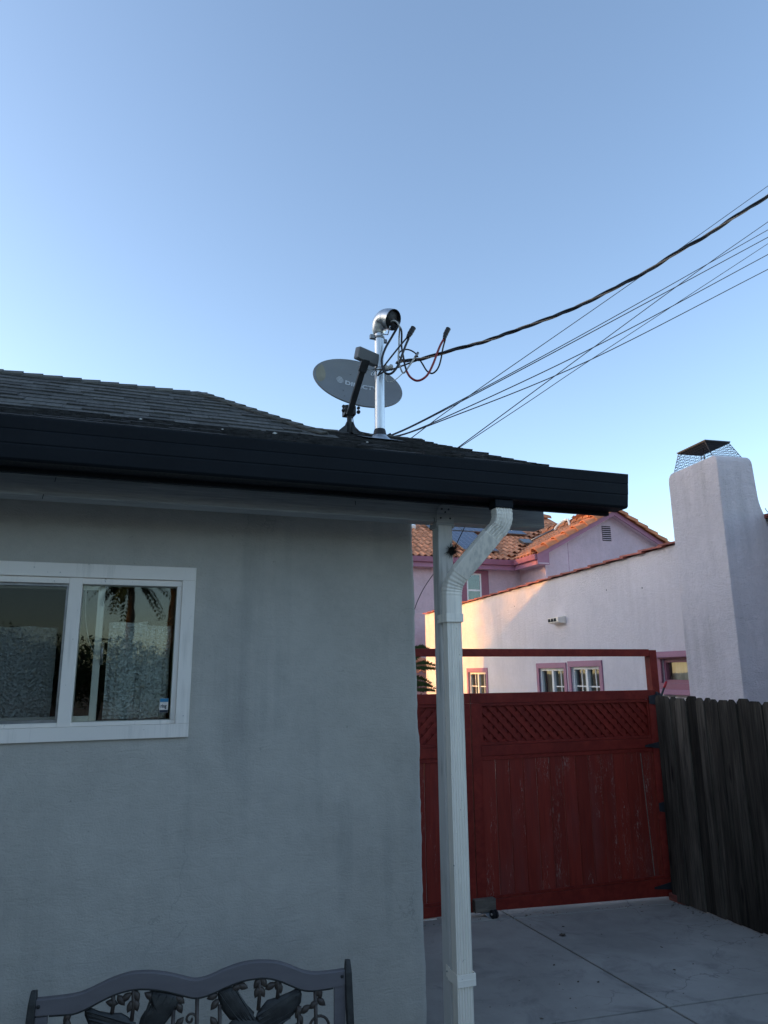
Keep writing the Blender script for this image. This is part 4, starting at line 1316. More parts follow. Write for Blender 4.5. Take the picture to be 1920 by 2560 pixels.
# chimney standing proud of the wall
c0, c1, co_, ctop = -1.735, -.82, .62, 2.44
q = MB()
NS = 14
rows = [(-2.4, 0), (1.2, 0), (1.70, 0), (1.76, 0), (1.82, 0), (1.88, 0), (1.95, 0), (2.02, 0)] + [(ctop - .10 + .10 * math.sin(R(90) * k / 6), .10 * (1 - math.cos(R(90) * k / 6)) * .75) for k in range(7)]
rng_ = []
for z, ins in rows:
    flare = .10 * max(0, (1.95 - z)) ** 2 / .55 if 1.4 < z < 1.95 else 0
    fl = -.10 if z <= 1.2 else 0
    rr = .014
    loop = []
    for cs, co, sx, so in ((c0 + ins, co_ - ins * .3, 1, -1), (c1 - ins, co_ - ins * .3, -1, -1)):
        for k in range(5):
            a_ = R(90) * k / 4
            if sx == 1: loop.append((cs + rr * (1 - math.cos(a_)) if False else cs + rr * (1 - math.sin(R(90) - a_)), co - rr * (1 - math.sin(a_))))
            else: loop.append((cs - rr * (1 - math.sin(a_)), co - rr * (1 - math.cos(a_))))
    back = -.06 if z < 1.5 else .112 + .04 * (z - 1.75) / .7 - .05 * max(0, min(1, (1.95 - z) / .22)) ** 2 + ins * .3
    loop.append((c1 - ins, back)); loop.append((c0 + ins, back))
    rng_.append([NP(s_, o_, z) for s_, o_ in loop])
nl_ = len(rng_[0])
vs = [p for r_ in rng_ for p in r_]
fs = [(i * nl_ + j, i * nl_ + (j + 1) % nl_, (i + 1) * nl_ + (j + 1) % nl_, (i + 1) * nl_ + j) for i in range(len(rng_) - 1) for j in range(nl_)]
fs.append(tuple((len(rng_) - 1) * nl_ + j for j in range(nl_)))
q.add(vs, fs)
chim = q.build('chimney', M['chimney_stucco'], lilac)
# spark arrestor: ridged lid on a cage of bent wire
lid = MB()
ls0, ls1, lo0, lo1, lz = -1.57, -1.03, .26, .61, 2.655
nbox(lid, ls0, ls1, lo0, lo1, lz, lz + .012)
nr = 13
for k in range(nr):
    s_ = ls0 + (ls1 - ls0) * (k + .5) / nr
    lid.prism([NP(s_ - .018, lo0 + .004, lz), NP(s_, lo0 + .004, lz - .014), NP(s_ + .018, lo0 + .004, lz)], NN * (lo1 - lo0 - .008))
cap = lid.build('chimney_cap', M['iron'], chim)
cage = MB()
bs0, bs1, bo0, bo1, bz0 = -1.66, -.92, .19, .60, ctop - .02


def cage_side(pa, pb, pc, pd, n, rows_):
    """zigzag wires between a bottom edge pa-pb and a top edge pc-pd"""
    for r_ in range(rows_ + 1):
        pts = []
        for k in range(n + 1):
            v = (r_ + (.55 if (k + r_) % 2 else 0)) / (rows_ + .5)
            u = k / n
            pts.append((pa.lerp(pb, u)).lerp(pc.lerp(pd, u), min(v, 1)))
        cage.tube(pts, .0036, 4, False)


B = [NP(bs0, bo1, bz0), NP(bs1, bo1, bz0), NP(bs1, bo0, bz0), NP(bs0, bo0, bz0)]
Tt = [NP(ls0 + .02, lo1 - .01, lz), NP(ls1 - .02, lo1 - .01, lz), NP(ls1 - .02, lo0 + .01, lz), NP(ls0 + .02, lo0 + .01, lz)]
for k in range(4):
    cage_side(B[k], B[(k + 1) % 4], Tt[k], Tt[(k + 1) % 4], 30 if k % 2 == 0 else 24, 7)
    cage.tube([B[k], Tt[k]], .004, 5, False)
cg = cage.build('wire_cage', M['iron'], chim)
cg["kind"] = "stuff"
k = MB(); k.tube([NP(-1.3, .43, ctop - .05), NP(-1.3, .43, lz)], .008, 6); k.build('cap_rod', M['iron'], chim)
k = MB(); k.tube(smooth_path([NP(-1.80, .10, 1.80), NP(-1.80, .075, 1.76), NP(-1.81, .03, 1.72), NP(-1.80, .02, 1.5), NP(-1.82, .02, .6)]), .006, 6); k.build('wall_cable', M['white_cable'], lilac)
for dz, ds in ((1.50, -1.86), (1.46, -1.90), (1.44, -1.84)):
    q = MB(); q.lathe(NP(ds, 0, dz), NN, [(.004, .016), (.01, .012), (.01, 0)], 8); q.build('wall_plug', M['bracket'], lilac)

# ------------------------------------------------------------------ pink two-storey house with clay tile roof
PI_ = math.pi
pink = thing('tile_roof_house', 'pink two-storey house with orange clay tile roof and mauve eaves in the distance', 'house', (13, 25, -2.3))
EY, EZ, PS = 21.96, 3.83, .53                     # main eave, roof pitch
GX0, GXA, GX1, GYF = 12.40, 15.58, 18.76, 20.40   # gable wing: eaves, ridge and front edge
GZA = EZ + PS * (GXA - GX0)
WYM, WYG, WXL = 22.40, 20.70, 12.86               # wall planes
w = MB()
w.box(4.0, 13.2, WYM, 30, -2.4, EZ + .02)
pw = w.build('wall', M['pink_stucco'], pink)
w = MB()
w.prism([(WXL, WYG, -2.4), (2 * GXA - WXL, WYG, -2.4), (2 * GXA - WXL, WYG, EZ + PS * (WXL - GX0) - .05), (GXA, WYG, GZA - .08), (WXL, WYG, EZ + PS * (WXL - GX0) - .05)], (0, 8, 0))
w.build('gable_wall', M['pink_stucco'], pink)
k = MB(); k.box(13.785, 13.80, WYG - .004, WYG + .002, 1.0, 4.30); k.build('control_joint', M['mauve_light'], pink)
# gable vent with slats
vx0, vx1, vz0, vz1 = 15.23, 15.59, 4.45, 4.98
k = MB(); k.box(vx0, vx1, WYG - .010, WYG + .002, vz0, vz1); gv = k.build('gable_vent', M['dark_room'], pink)
for i in range(7):
    z = vz0 + .03 + i * .072
    s = MB(); s.obox(((vx0 + vx1) / 2, WYG - .022, z + .016), (.18, 0, 0), (0, .015, .013), (0, -.004, .005)); s.build('louvre', M['pink_stucco'], gv)
# eaves: gutter above, fascia below
k = MB(); k.box(4.0, GX0 - .003, EY - .10, EY, EZ - .21, EZ - .015); k.build('gutter', M['mauve'], pink, bevel=.02)
k = MB(); k.box(4.0, GX0 + .10, EY + .002, EY + .04, EZ - .36, EZ - .03); k.build('fascia', M['mauve_light'], pink)
k = MB(); k.box(4.0, GX0 + .1, EY + .042, WYM - .002, EZ - .34, EZ - .30); k.build('soffit', M['pink_stucco'], pink)
k = MB(); k.box(GX0 - .10, GX0, GYF + .02, EY - .002, EZ - .21, EZ - .015); k.build('gutter', M['mauve'], pink, bevel=.02)
k = MB(); k.box(GX0 + .002, GX0 + .04, GYF + .02, EY, EZ - .36, EZ - .03); k.build('fascia', M['mauve_light'], pink)
k = MB(); k.box(GX0 + .042, WXL - .002, GYF + .05, EY + .04, EZ - .34, EZ - .30); k.build('soffit', M['pink_stucco'], pink)
for sg in (1, -1):                                  # barge boards
    xa, xb = (GX0, GXA) if sg == 1 else (GX1, GXA)
    k = MB(); k.prism([(xa, GYF, EZ - .02), (xb, GYF, GZA - .02), (xb, GYF, GZA - .19), (xa, GYF, EZ - .19), (xa, GYF, EZ - .36) if False else (xa, GYF, EZ - .21)], (0, .05, 0))
    k.build('barge_board', M['mauve_light'], pink)
    k = MB(); k.prism([(xa, GYF + .05, EZ - .12), (xb, GYF + .05, GZA - .12), (xb, GYF + .05, GZA - .15), (xa, GYF + .05, EZ - .15)], (0, WYG - GYF - .05, 0)); k.build('soffit', M['pink_stucco'], pink)
k = MB(); k.prism([(GX0 + .002, GYF + .055, EZ - .36), (WXL + .02, GYF + .055, EZ - .36), (WXL + .02, GYF + .055, EZ + PS * .46 - .14), (GX0 + .002, GYF + .055, EZ - .12)], (0, .03, 0)); k.build('eave_return', M['mauve_light'], pink)
# roof decks
RYM = 27.6; RZM = EZ + PS * (RYM - EY)
k = MB()
k.add([(4, EY, EZ - .02), (17.5, EY, EZ - .02), (17.5, RYM, RZM - .02), (4, RYM, RZM - .02), (17.5, 2 * RYM - EY, EZ), (4, 2 * RYM - EY, EZ)], [(0, 1, 2, 3), (3, 2, 4, 5)])
k.build('roof_deck', M['terracotta_cap'], pink)
YV = EY + (GZA - EZ) / PS
k = MB()
k.add([(GX0, GYF + .02, EZ - .02), (GXA, GYF + .02, GZA - .02), (GXA, YV, GZA - .02), (GX0, EY, EZ - .02), (GX1, GYF + .02, EZ - .02), (GX1, EY, EZ - .02)], [(0, 3, 2, 1), (1, 2, 5, 4)])
rw = k.build('wing_roof_deck', M['terracotta_cap'], pink)
# S tile
TP, TE = .225, .44


def tile_profile(n=8):
    out = []
    for i in range(n + 1):
        u = i / n
        h = .052 * math.sin(PI_ * min(1, u / .62)) if u < .62 else -.012 * math.sin(PI_ * (u - .62) / .38)
        out.append((u * TP * 1.02, h))
    return out


def tile_geo(mb, fn, n=8):
    pr = tile_profile(n)
    vs = [fn(x, 0, h + .042) for x, h in pr] + [fn(x, TE + .06, h + .006) for x, h in pr] + [fn(x, 0, h + .020) for x, h in pr]
    m_ = n + 1
    mb.add(vs, [(i, i + 1, m_ + i + 1, m_ + i) for i in range(n)], True)
    mb.add([vs[i] for i in range(m_)] + vs[2 * m_:], [(m_ + i, m_ + i + 1, i + 1, i) for i in range(n)])


tm = MB(); tile_geo(tm, lambda x, s, h: (x, s, h)); tme = tm.mesh('tile', M['terracotta'])
kq = math.hypot(1, PS)
usm, uhm = Vector((0, 1, PS)) / kq, Vector((0, -PS, 1)) / kq
rest = MB()
PAN = [(10.64, 12.02, 22.34, 24.36), (10.27, 11.65, 24.46, 26.48), (11.67, 13.05, 24.46, 26.48), (13.07, 14.45, 24.46, 26.48)]
for r in range(13):
    o = Vector((0, EY - .06, EZ - .03)) + usm * (r * TE)
    x = 4.2
    while x < 17.2:
        vx = GX0 + max(0, (o.y - EY))                # the valley with the wing
        if x + TP < vx + .10 or o.y > YV:
            under = any(p[0] + .25 < x < p[1] - .45 and p[2] + .35 < o.y < p[3] - .8 for p in PAN)
            show = 8.1 < x < 14.6 and r < 9 and not under
            W = frame((x, o.y, o.z), (1, 0, 0), usm, uhm) @ T(random.uniform(-.004, .004), random.uniform(-.005, .005), random.uniform(0, .003))
            if show: inst('tile', tme, pink, W)
            elif not under: tile_geo(rest, lambda a, s, h: W @ Vector((a, s, h)), 5)
        x += TP
k = rest.build('tile_field', M['terracotta'], pink); k["kind"] = "stuff"
usw, uhw = Vector((1, 0, PS)) / kq, Vector((-PS, 0, 1)) / kq
wing = MB()
for r in range(9):
    o = Vector((GX0 - .06, 0, EZ - .03)) + usw * (r * TE)
    y = GYF + .16
    lim = EY + max(0, (o.x - GX0)) + .12
    while y < lim:
        W = frame((o.x, y, o.z), (0, 1, 0), usw, uhw) @ T(random.uniform(-.004, .004), random.uniform(-.005, .005), random.uniform(0, .003))
        tile_geo(wing, lambda a, s, h: W @ Vector((a, s, h)), 6)
        y += TP
    o2 = Vector((2 * GXA - o.x, 0, o.z))
    y = GYF + .16
    while y < GYF + 2:
        W = frame((o2.x, y, o2.z), (0, 1, 0), (-usw.x, 0, usw.z), (-uhw.x, 0, uhw.z))
        tile_geo(wing, lambda a, s, h: W @ Vector((a, s, h)), 5)
        y += TP
k = wing.build('tile_field', M['terracotta'], rw); k["kind"] = "stuff"


def barrel(r0, r1, L):
    m_ = MB()
    n = 10
    vs = []
    for s, rr, lift in ((0, r0, .03), (L, r1, 0)):
        for t_ in (0, .018):
            vs += [(s, -(rr - t_) * math.cos(PI_ * i / n), (rr - t_) * math.sin(PI_ * i / n) + lift) for i in range(n + 1)]
    q_ = n + 1
    fs = [(i + 1, i, 2 * q_ + i, 2 * q_ + i + 1) for i in range(n)] + [(q_ + i, q_ + i + 1, 3 * q_ + i + 1, 3 * q_ + i) for i in range(n)]
    m_.add(vs, fs, True)
    m_.add([vs[i] for i in range(2 * q_)], [(i, i + 1, q_ + i + 1, q_ + i) for i in range(n)])
    return m_.mesh('rake_tile', M['terracotta_cap'])


bt = barrel(.215, .175, .52)
for sg in (1, -1):
    d_ = Vector((sg, 0, PS)).normalized()
    up_ = Vector((-sg * PS, 0, 1)).normalized()
    base = Vector((GX0 if sg == 1 else GX1, GYF + .06, EZ - .03))
    Lr = (GXA - GX0) * kq
    i = 0
    while i * .45 < Lr - .1:
        inst('rake_tile', bt, pink, frame(base + d_ * (i * .45 - .05) + up_ * .0, d_, Vector((0, -1, 0)) * (1 if sg == 1 else -1) * -1, up_) @ Matrix.Rotation(random.uniform(-.03, .03), 4, 'X'))
        i += 1
for i in range(int((YV - GYF) / .40)):              # ridge of the wing
    inst('rake_tile', bt, pink, frame((GXA, GYF + .03 + i * .40, GZA - .03), (0, 1, 0), (-1, 0, 0), (0, 0, 1)))
i = 0
while 5 + i * .4 < 17.4:
    inst('rake_tile', bt, pink, frame((5 + i * .4, RYM, RZM - .03), (1, 0, 0), (0, 1, 0), (0, 0, 1))); i += 1
# upstairs window
k = MB()
for a in ((10.45, 11.57, 3.36, 3.47), (10.45, 10.72, 1.9, 3.36), (11.28, 11.57, 1.9, 3.36), (10.45, 11.57, 1.62, 1.9)): k.box(a[0], a[1], WYM - .05, WYM - .002, a[2], a[3])
pwn = k.build('window', M['mauve'], pink, bevel=.01)
k = MB()
for a in ((10.72, 11.28, 3.31, 3.36), (10.72, 10.77, 1.9, 3.31), (11.225, 11.28, 1.9, 3.31), (10.77, 11.225, 2.74, 2.80), (10.72, 11.28, 1.85, 1.9)): k.box(a[0], a[1], WYM - .04, WYM - .003, a[2], a[3])
k.build('frame', M['window_white'], pwn)
k = MB(); k.box(10.77, 11.225, WYM - .025, WYM - .018, 2.80, 3.31); k.build('pane', M['far_pane'], pwn)
k = MB(); k.box(10.77, 11.225, WYM - .030, WYM - .022, 1.9, 2.74); k.build('pane', M['far_pane'], pwn)
k = MB(); k.box(10.74, 11.25, WYM - .012, WYM - .004, 1.88, 3.33); k.build('blind', M['curtain_dim'], pwn)
# small tiled lean-to low down at the end of the house
k = MB(); k.box(6.8, 9.0, 21.0, 22.39, -2.4, -.06); k.build('lean_to_wall', M['pink_stucco'], pink)
k = MB(); k.box(6.7, 9.1, WYM - .08, WYM - .003, .42, .50); k.build('ledge', M['window_white'], pink)
for r in range(3):
    for c in range(9):
        W = frame((6.9 + c * TP, 20.8 + r * .40, -.03 + r * .16), (1, 0, 0), Vector((0, .93, .37)), Vector((0, -.37, .93)))
        inst('tile', tme, pink, W)
# pipe and bent vent on the roof
k = MB(); k.tube([(14.15, 23.85, 4.92), (15.0, 23.35, 5.36)], .035, 10); k.build('roof_conduit', M['steel_dark'], pink)
k = MB(); k.tube(smooth_path([(14.99, 23.3, 5.33), (15.03, 23.15, 5.46), (15.10, 22.9, 5.58), (15.12, 22.6, 5.60), (15.12, 22.5, 5.45), (15.12, 22.48, 5.30)]), .045, 10); k.build('vent_pipe', M['window_white'], pink)
k = MB(); k.obox((13.95, 23.7, 4.86), (.28, .1, .03), (0, .2, .11), (-.01, -.03, .05)); k.build('roof_jack', M['steel_dark'], pink)
# solar panels
for i, (x0, x1, y0, y1) in enumerate(PAN):
    lab = ('solar panel hanging alone in the lower row on the tile roof', 'upper row solar panel just above the lone one', 'upper row solar panel at the middle of the tile roof', 'upper row solar panel at the end by the roof valley')[i]
    c0_ = Vector((x0, y0, EZ + PS * (y0 - EY) + .14))
    L2 = (y1 - y0) * kq
    t_ = thing('solar_panel', lab, 'solar panel', c0_, 'solar panels on the tile roof')
    W = frame(c0_, (1, 0, 0), usm, uhm)
    k = MB(); k.box(.02, x1 - x0 - .02, .02, L2 - .02, .005, .034); k.build('cells', M['solar'], t_, W)
    k = MB(); k.box(0, x1 - x0, 0, .02, -.005, .04); k.box(0, x1 - x0, L2 - .02, L2, -.005, .04); k.box(0, .02, .0205, L2 - .0205, -.005, .04); k.box(x1 - x0 - .02, x1 - x0, .0205, L2 - .0205, -.005, .04)
    k.build('frame', M['steel_dark'], t_, W)
# white junction box and pipe near the top of the visible tiles
jb = thing('junction_box', 'white junction box with thin pipe fixed on the tile roof', 'box', (9.3, 24.9, 5.4))
k = MB(); k.obox((9.62, 24.75, 5.42), (.14, 0, 0), (0, .1, .05), (0, -.04, .08)); k.build('box', M['window_white'], jb, bevel=.01)
k = MB(); k.tube([(8.2, 24.62, 5.33), (9.55, 24.70, 5.36)], .025, 8); k.build('pipe', M['window_white'], jb)

# ------------------------------------------------------------------ garden bench
BO = Vector((-.26, 2.89, 0)); BT = Vector((1.056, -.11, 0)).normalized(); BN = Vector((BT.y, -BT.x, 0))   # along the bench, towards the viewer


def BP(s, z, o=0.0):
    """o: towards the viewer; the back leans away slightly"""
    return BO + BT * s + BN * (o + (z + 1.05) * -.06) + Vector((0, 0, z))


bench = thing('garden_bench', 'garden bench with wavy grey top rail and cast iron bird and leaf back', 'bench', BP(.53, -1.88, .25))
top_r = [(.019, -1.045), (.075, -1.045), (.119, -1.044), (.157, -1.040), (.194, -1.029), (.232, -1.014), (.277, -1.001), (.322, -.994), (.369, -.996), (.416, -1.003), (.464, -1.015), (.520, -1.032), (.552, -1.033),
         (.584, -1.026), (.627, -1.012), (.678, -1.000), (.722, -.996), (.767, -.998), (.812, -1.005), (.858, -1.021), (.900, -1.040), (.942, -1.050), (.989, -1.052), (1.055, -1.050)]
bot_r = [(.020, -1.092), (.061, -1.093), (.111, -1.095), (.142, -1.095), (.179, -1.085), (.220, -1.068), (.261, -1.053), (.299, -1.045), (.332, -1.042), (.372, -1.045), (.415, -1.053), (.459, -1.065), (.523, -1.085),
         (.555, -1.086), (.594, -1.077), (.637, -1.063), (.680, -1.052), (.724, -1.047), (.772, -1.048), (.814, -1.059), (.859, -1.078), (.897, -1.095), (.939, -1.103), (1.012, -1.101), (1.058, -1.097)]


def resample(pts, n):
    P = [Vector((a, b, 0)) for a, b in pts]
    q = smooth_path(P, 8)
    out = []
    for i in range(n + 1):
        x = q[0].x + (q[-1].x - q[0].x) * i / n
        j = min(range(len(q)), key=lambda k_: abs(q[k_].x - x))
        j = max(1, min(len(q) - 1, j if q[j].x >= x else j + 1))
        a, b = q[j - 1], q[j]
        t = (x - a.x) / max(1e-6, b.x - a.x)
        out.append((x, a.y + (b.y - a.y) * t))
    return out


tp, bt_ = resample(top_r, 70), resample(bot_r, 70)
m = MB()
vs = []
for (a, b), (c, d_) in zip(tp, bt_):
    vs += [BP(c, d_, .011), BP(a, b - .004, .011), BP(a, b, .007), BP(a, b, -.011), BP(c, d_, -.011)]
fs = [(i * 5 + j, (i + 1) * 5 + j, (i + 1) * 5 + (j + 1) % 5, i * 5 + (j + 1) % 5) for i in range(70) for j in range(5)]
m.add(vs, fs, False); m.f += [(0, 1, 2, 3, 4), tuple(350 + j for j in (4, 3, 2, 1, 0))]; m.sm += [False] * 2
m.build('top_rail', M['bench_paint'], bench)
m = MB(); m.tube([BP(a, b - .004, .004) for a, b in bt_[3:68]], .0045, 6); m.build('panel_rim', M['bench_iron'], bench)
for sd_ in (0, 1):
    x0, x1 = (-.002, .022) if sd_ == 0 else (1.056, 1.080)
    lean = .012 if sd_ else -.010
    m = MB(); m.sweep([BP((x0 + x1) / 2 + lean * 0, -1.022, -.005), BP((x0 + x1) / 2, -1.06, 0), BP((x0 + x1) / 2 + lean * .6, -1.30, .02), BP((x0 + x1) / 2 + lean, -1.50, .05), BP((x0 + x1) / 2 + lean, -1.88, -.03)],
              [(-.012, -.018), (.012, -.018), (.014, 0), (.012, .018), (-.012, .018), (-.014, 0)], BN, [.7, 1, 1, 1, 1], False)
    m.build('end_post', M['bench_iron'], bench, bevel=.003)
    m = MB(); m.sweep([BP((x0 + x1) / 2, -1.26, .03), BP((x0 + x1) / 2, -1.25, .25), BP((x0 + x1) / 2, -1.28, .42), BP((x0 + x1) / 2, -1.55, .46), BP((x0 + x1) / 2, -1.88, .46)], [(-.012, -.012), (.012, -.012), (.012, .012), (-.012, .012)], BT, None, False)
    m.build('armrest', M['bench_iron'], bench, bevel=.003)
    a, b = (.022, .060) if sd_ == 0 else (1.017, 1.057)
    m = MB(); m.prism([BP(a, -1.099, .008), BP(b, -1.099, .008), BP(b, -1.42, .008), BP(a, -1.42, .008)], BN * -.018); m.build('side_stile', M['bench_paint'], bench, bevel=.001)
    s_ = .030 if sd_ == 0 else 1.045
    m = MB(); m.lathe(BP(s_, -1.066 - .003 * sd_, .011), BN, [(0, .006), (.002, .006), (.003, .003), (.003, 0)], 10); m.build('bolt', M['bench_iron'], bench)
m = MB(); m.prism([BP(.02, -1.40, .008), BP(1.06, -1.40, .008), BP(1.06, -1.45, .008), BP(.02, -1.45, .008)], BN * -.018); m.build('lower_rail', M['bench_paint'], bench)
for k in range(5):
    m = MB(); m.sweep([BP(.0, -1.47, .08 + k * .085), BP(1.08, -1.47, .08 + k * .085)], [(-.035, -.01), (.035, -.01), (.035, .01), (-.035, .01)], (0, 0, 1), None, False); m.build('seat_slat', M['bench_paint'], bench, bevel=.003)


def relief(poly, th=.006, name='ornament', mat='bench_iron'):
    """a raised casting: outline at the back, a smaller outline pushed forward"""
    c = [sum(p[0] for p in poly) / len(poly), sum(p[1] for p in poly) / len(poly)]
    m_ = MB()
    n = len(poly)
    a = [BP(x, z, -.003) for x, z in poly]
    b = [BP(x, z, .002) for x, z in poly]
    d2 = [BP(c[0] + (x - c[0]) * .72, c[1] + (z - c[1]) * .72, th) for x, z in poly]
    m_.add(a + b + d2 + [BP(c[0], c[1], th * 1.2)], [(i, (i + 1) % n, n + (i + 1) % n, n + i) for i in range(n)] + [(n + i, n + (i + 1) % n, 2 * n + (i + 1) % n, 2 * n + i) for i in range(n)] +
            [(2 * n + i, 2 * n + (i + 1) % n, 3 * n) for i in range(n)] + [tuple(range(n - 1, -1, -1))], True)
    return m_.build(name, M[mat], bench)


def feather_fan(root_a, root_b, tip_a, tip_b, n, w, par):
    """feathers side by side from a root edge to a tip edge"""
    for i in range(n):
        t = i / (n - 1)
        r0 = Vector(root_a).lerp(Vector(root_b), t); r1 = Vector(tip_a).lerp(Vector(tip_b), t)
        d_ = (r1 - r0); L = d_.length; d_.normalize(); q = Vector((-d_.y, d_.x))
        m_ = MB()
        pts = [BP(*(r0 + d_ * L * u + q * w * s * (1 - u * u * .75)), .006 + .003 * (1 - s * s) - .002 * (i % 2)) for u in (0, .3, .6, .85, 1) for s in (-1, 0, 1)]
        m_.add(pts, [(k_ * 3 + j, k_ * 3 + j + 1, (k_ + 1) * 3 + j + 1, (k_ + 1) * 3 + j) for k_ in range(4) for j in range(2)], False)
        m_.build('feather', M['bench_iron'], par)


wl = relief([(.174, -1.095), (.192, -1.088), (.219, -1.101), (.255, -1.110), (.291, -1.113), (.311, -1.125), (.335, -1.145), (.360, -1.175), (.340, -1.22), (.255, -1.19), (.190, -1.137), (.175, -1.108)], .006, 'wing')
feather_fan((.34, -1.15), (.30, -1.20), (.180, -1.094), (.205, -1.165), 7, .0075, wl)
bl = relief([(.340, -1.20), (.354, -1.136), (.366, -1.116), (.395, -1.100), (.397, -1.076), (.374, -1.078), (.382, -1.054), (.460, -1.066), (.494, -1.085), (.482, -1.102), (.469, -1.123), (.450, -1.142), (.42, -1.18), (.37, -1.24)], .008, 'wing')
feather_fan((.40, -1.19), (.365, -1.15), (.484, -1.088), (.390, -1.060), 9, .006, bl)
w1_ = relief([(.608, -1.070), (.666, -1.069), (.689, -1.104), (.712, -1.133), (.735, -1.155), (.728, -1.190), (.651, -1.168), (.625, -1.137), (.609, -1.099)], .008, 'wing')
feather_fan((.735, -1.175), (.69, -1.18), (.668, -1.076), (.612, -1.082), 9, .006, w1_)
w2_ = relief([(.729, -1.200), (.746, -1.156), (.778, -1.123), (.815, -1.116), (.860, -1.104), (.893, -1.092), (.901, -1.114), (.898, -1.141), (.872, -1.175), (.832, -1.202), (.78, -1.23)], .008, 'wing')
feather_fan((.745, -1.165), (.77, -1.215), (.895, -1.096), (.862, -1.182), 9, .0065, w2_)
relief([(.645, -1.184), (.669, -1.164), (.728, -1.167), (.80, -1.20), (.824, -1.22), (.76, -1.27), (.66, -1.26), (.62, -1.22)], .010, 'bird_body')
relief([(.33, -1.19), (.40, -1.19), (.44, -1.22), (.41, -1.27), (.32, -1.28), (.28, -1.24)], .010, 'bird_body')
STEMS = [((.261, -1.056), (.262, -1.111)), ((.326, -1.045), (.327, -1.139)), ((.462, -1.119), (.458, -1.39)), ((.121, -1.098), (.125, -1.39)), ((.539, -1.088), (.541, -1.40)), ((.750, -1.050), (.749, -1.149)),
         ((.814, -1.060), (.815, -1.119)), ((.949, -1.104), (.952, -1.40)), ((.616, -1.120), (.622, -1.40)), ((.889, -1.150), (.894, -1.40))]
for a, b in STEMS:
    m = MB(); m.tube([BP(a[0], a[1], .001), BP((a[0] + b[0]) / 2 + .003, (a[1] + b[1]) / 2, .002), BP(b[0], b[1], .001)], .0070, 7); m.build('stem', M['bench_leaf'], bench)
LV = [(.259, -1.081, 2.9), (.288, -1.076, 5.4), (.304, -1.068, .6), (.337, -1.066, 5.2), (.319, -1.096, 4.3), (.338, -1.094, 5.0), (.481, -1.092, 5.6), (.481, -1.116, 5.2), (.380, -1.071, 2.6), (.483, -1.161, .8), (.121, -1.109, 4.2),
      (.123, -1.130, 5.0), (.591, -1.093, 3.4), (.599, -1.118, 4.0), (.598, -1.170, 2.2), (.692, -1.071, 5.9), (.673, -1.073, .3), (.743, -1.066, 4.1), (.765, -1.065, 5.2), (.744, -1.093, 4.3), (.760, -1.094, 5.2), (.790, -1.080, .4),
      (.814, -1.074, 4.4), (.822, -1.087, 5.0), (.964, -1.117, 5.0), (.944, -1.152, 3.7), (.970, -1.145, 5.6), (.914, -1.163, .6), (.889, -1.170, 4.2), (.895, -1.191, 5.2), (.884, -1.215, 3.9), (.955, -1.112, 1.2)]
for x, z, a in LV:
    L, wd = .021, .0115
    d_, q = (math.cos(a), math.sin(a)), (-math.sin(a), math.cos(a))
    poly = [(x + d_[0] * u * L + q[0] * v * wd, z + d_[1] * u * L + q[1] * v * wd) for u, v in ((-1, 0), (-.5, .8), (.1, 1), (.6, .6), (1, 0), (.6, -.6), (.1, -1), (-.5, -.8))]
    relief(poly, .007, 'leaf', 'bench_leaf')
m = MB()
sp_ = [BP(.519 + (.020 - .0012 * i) * math.cos(i * .5), -1.154 + (.020 - .0012 * i) * math.sin(i * .5), .001) for i in range(15)]
m.tube([BP(.541, -1.185, .001)] + sp_, .0045, 6); m.build('scroll', M['bench_leaf'], bench)
m = MB(); m.tube([BP(.964 + .034 * math.cos(i * .35), -1.222 + .034 * math.sin(i * .35), .001) for i in range(19)], .005, 6); m.build('ring', M['bench_leaf'], bench)

# ------------------------------------------------------------------ small things on the house
tuft = MB()
tc = Vector((1.418, 3.112, .575))
for i in range(230):
    d_ = Vector((random.gauss(0, 1), random.gauss(-.5, .8), random.gauss(-.1, 1))).normalized()
    if d_.y > .35: continue
    L = random.uniform(.030, .058)
    q = d_.orthogonal().normalized() * .0017
    e = tc + d_ * L + Vector((random.uniform(-.006, .01), 0, random.uniform(-.006, .004)))
    r_ = d_.cross(q)
    tuft.add([tc + q, tc - q * .5 + r_ * .9, tc - q * .5 - r_ * .9, e], [(0, 1, 3), (1, 2, 3), (2, 0, 3)])
tuft.lathe(tc + Vector((0, .002, 0)), (0, -1, 0), [(-.010, 0), (-.006, .014), (0, .019), (.010, .014), (.016, .0)], 10)
tf = tuft.build('bristle_tuft', M['twig'], None)
tag(tf, 'dark bristly tuft of twigs stuck to the white porch post', 'tuft')
hw = MB(); hw.tube(smooth_path([(1.534, 3.2, .716), (1.505, 3.2, .664), (1.482, 3.2, .622), (1.44, 3.17, .58)]), .0022, 6)
tag(hw.build('loose_wire', M['dark_wire'], None), 'short thin wire running from the beam down to the bristly tuft', 'wire')
hw = MB(); hw.tube(smooth_path([(1.40, 3.21, .62), (1.445, 3.30, .545), (1.474, 3.5, .503), (1.426, 3.5, .437), (1.391, 3.5, .373), (1.372, 3.5, .328), (1.362, 3.52, .29)]), .0022, 6)
tag(hw.build('loose_wire', M['dark_wire'], None), 'thin wire curving from the post back to the stucco wall corner', 'wire')

# ------------------------------------------------------------------ leafy shrub beyond the gate


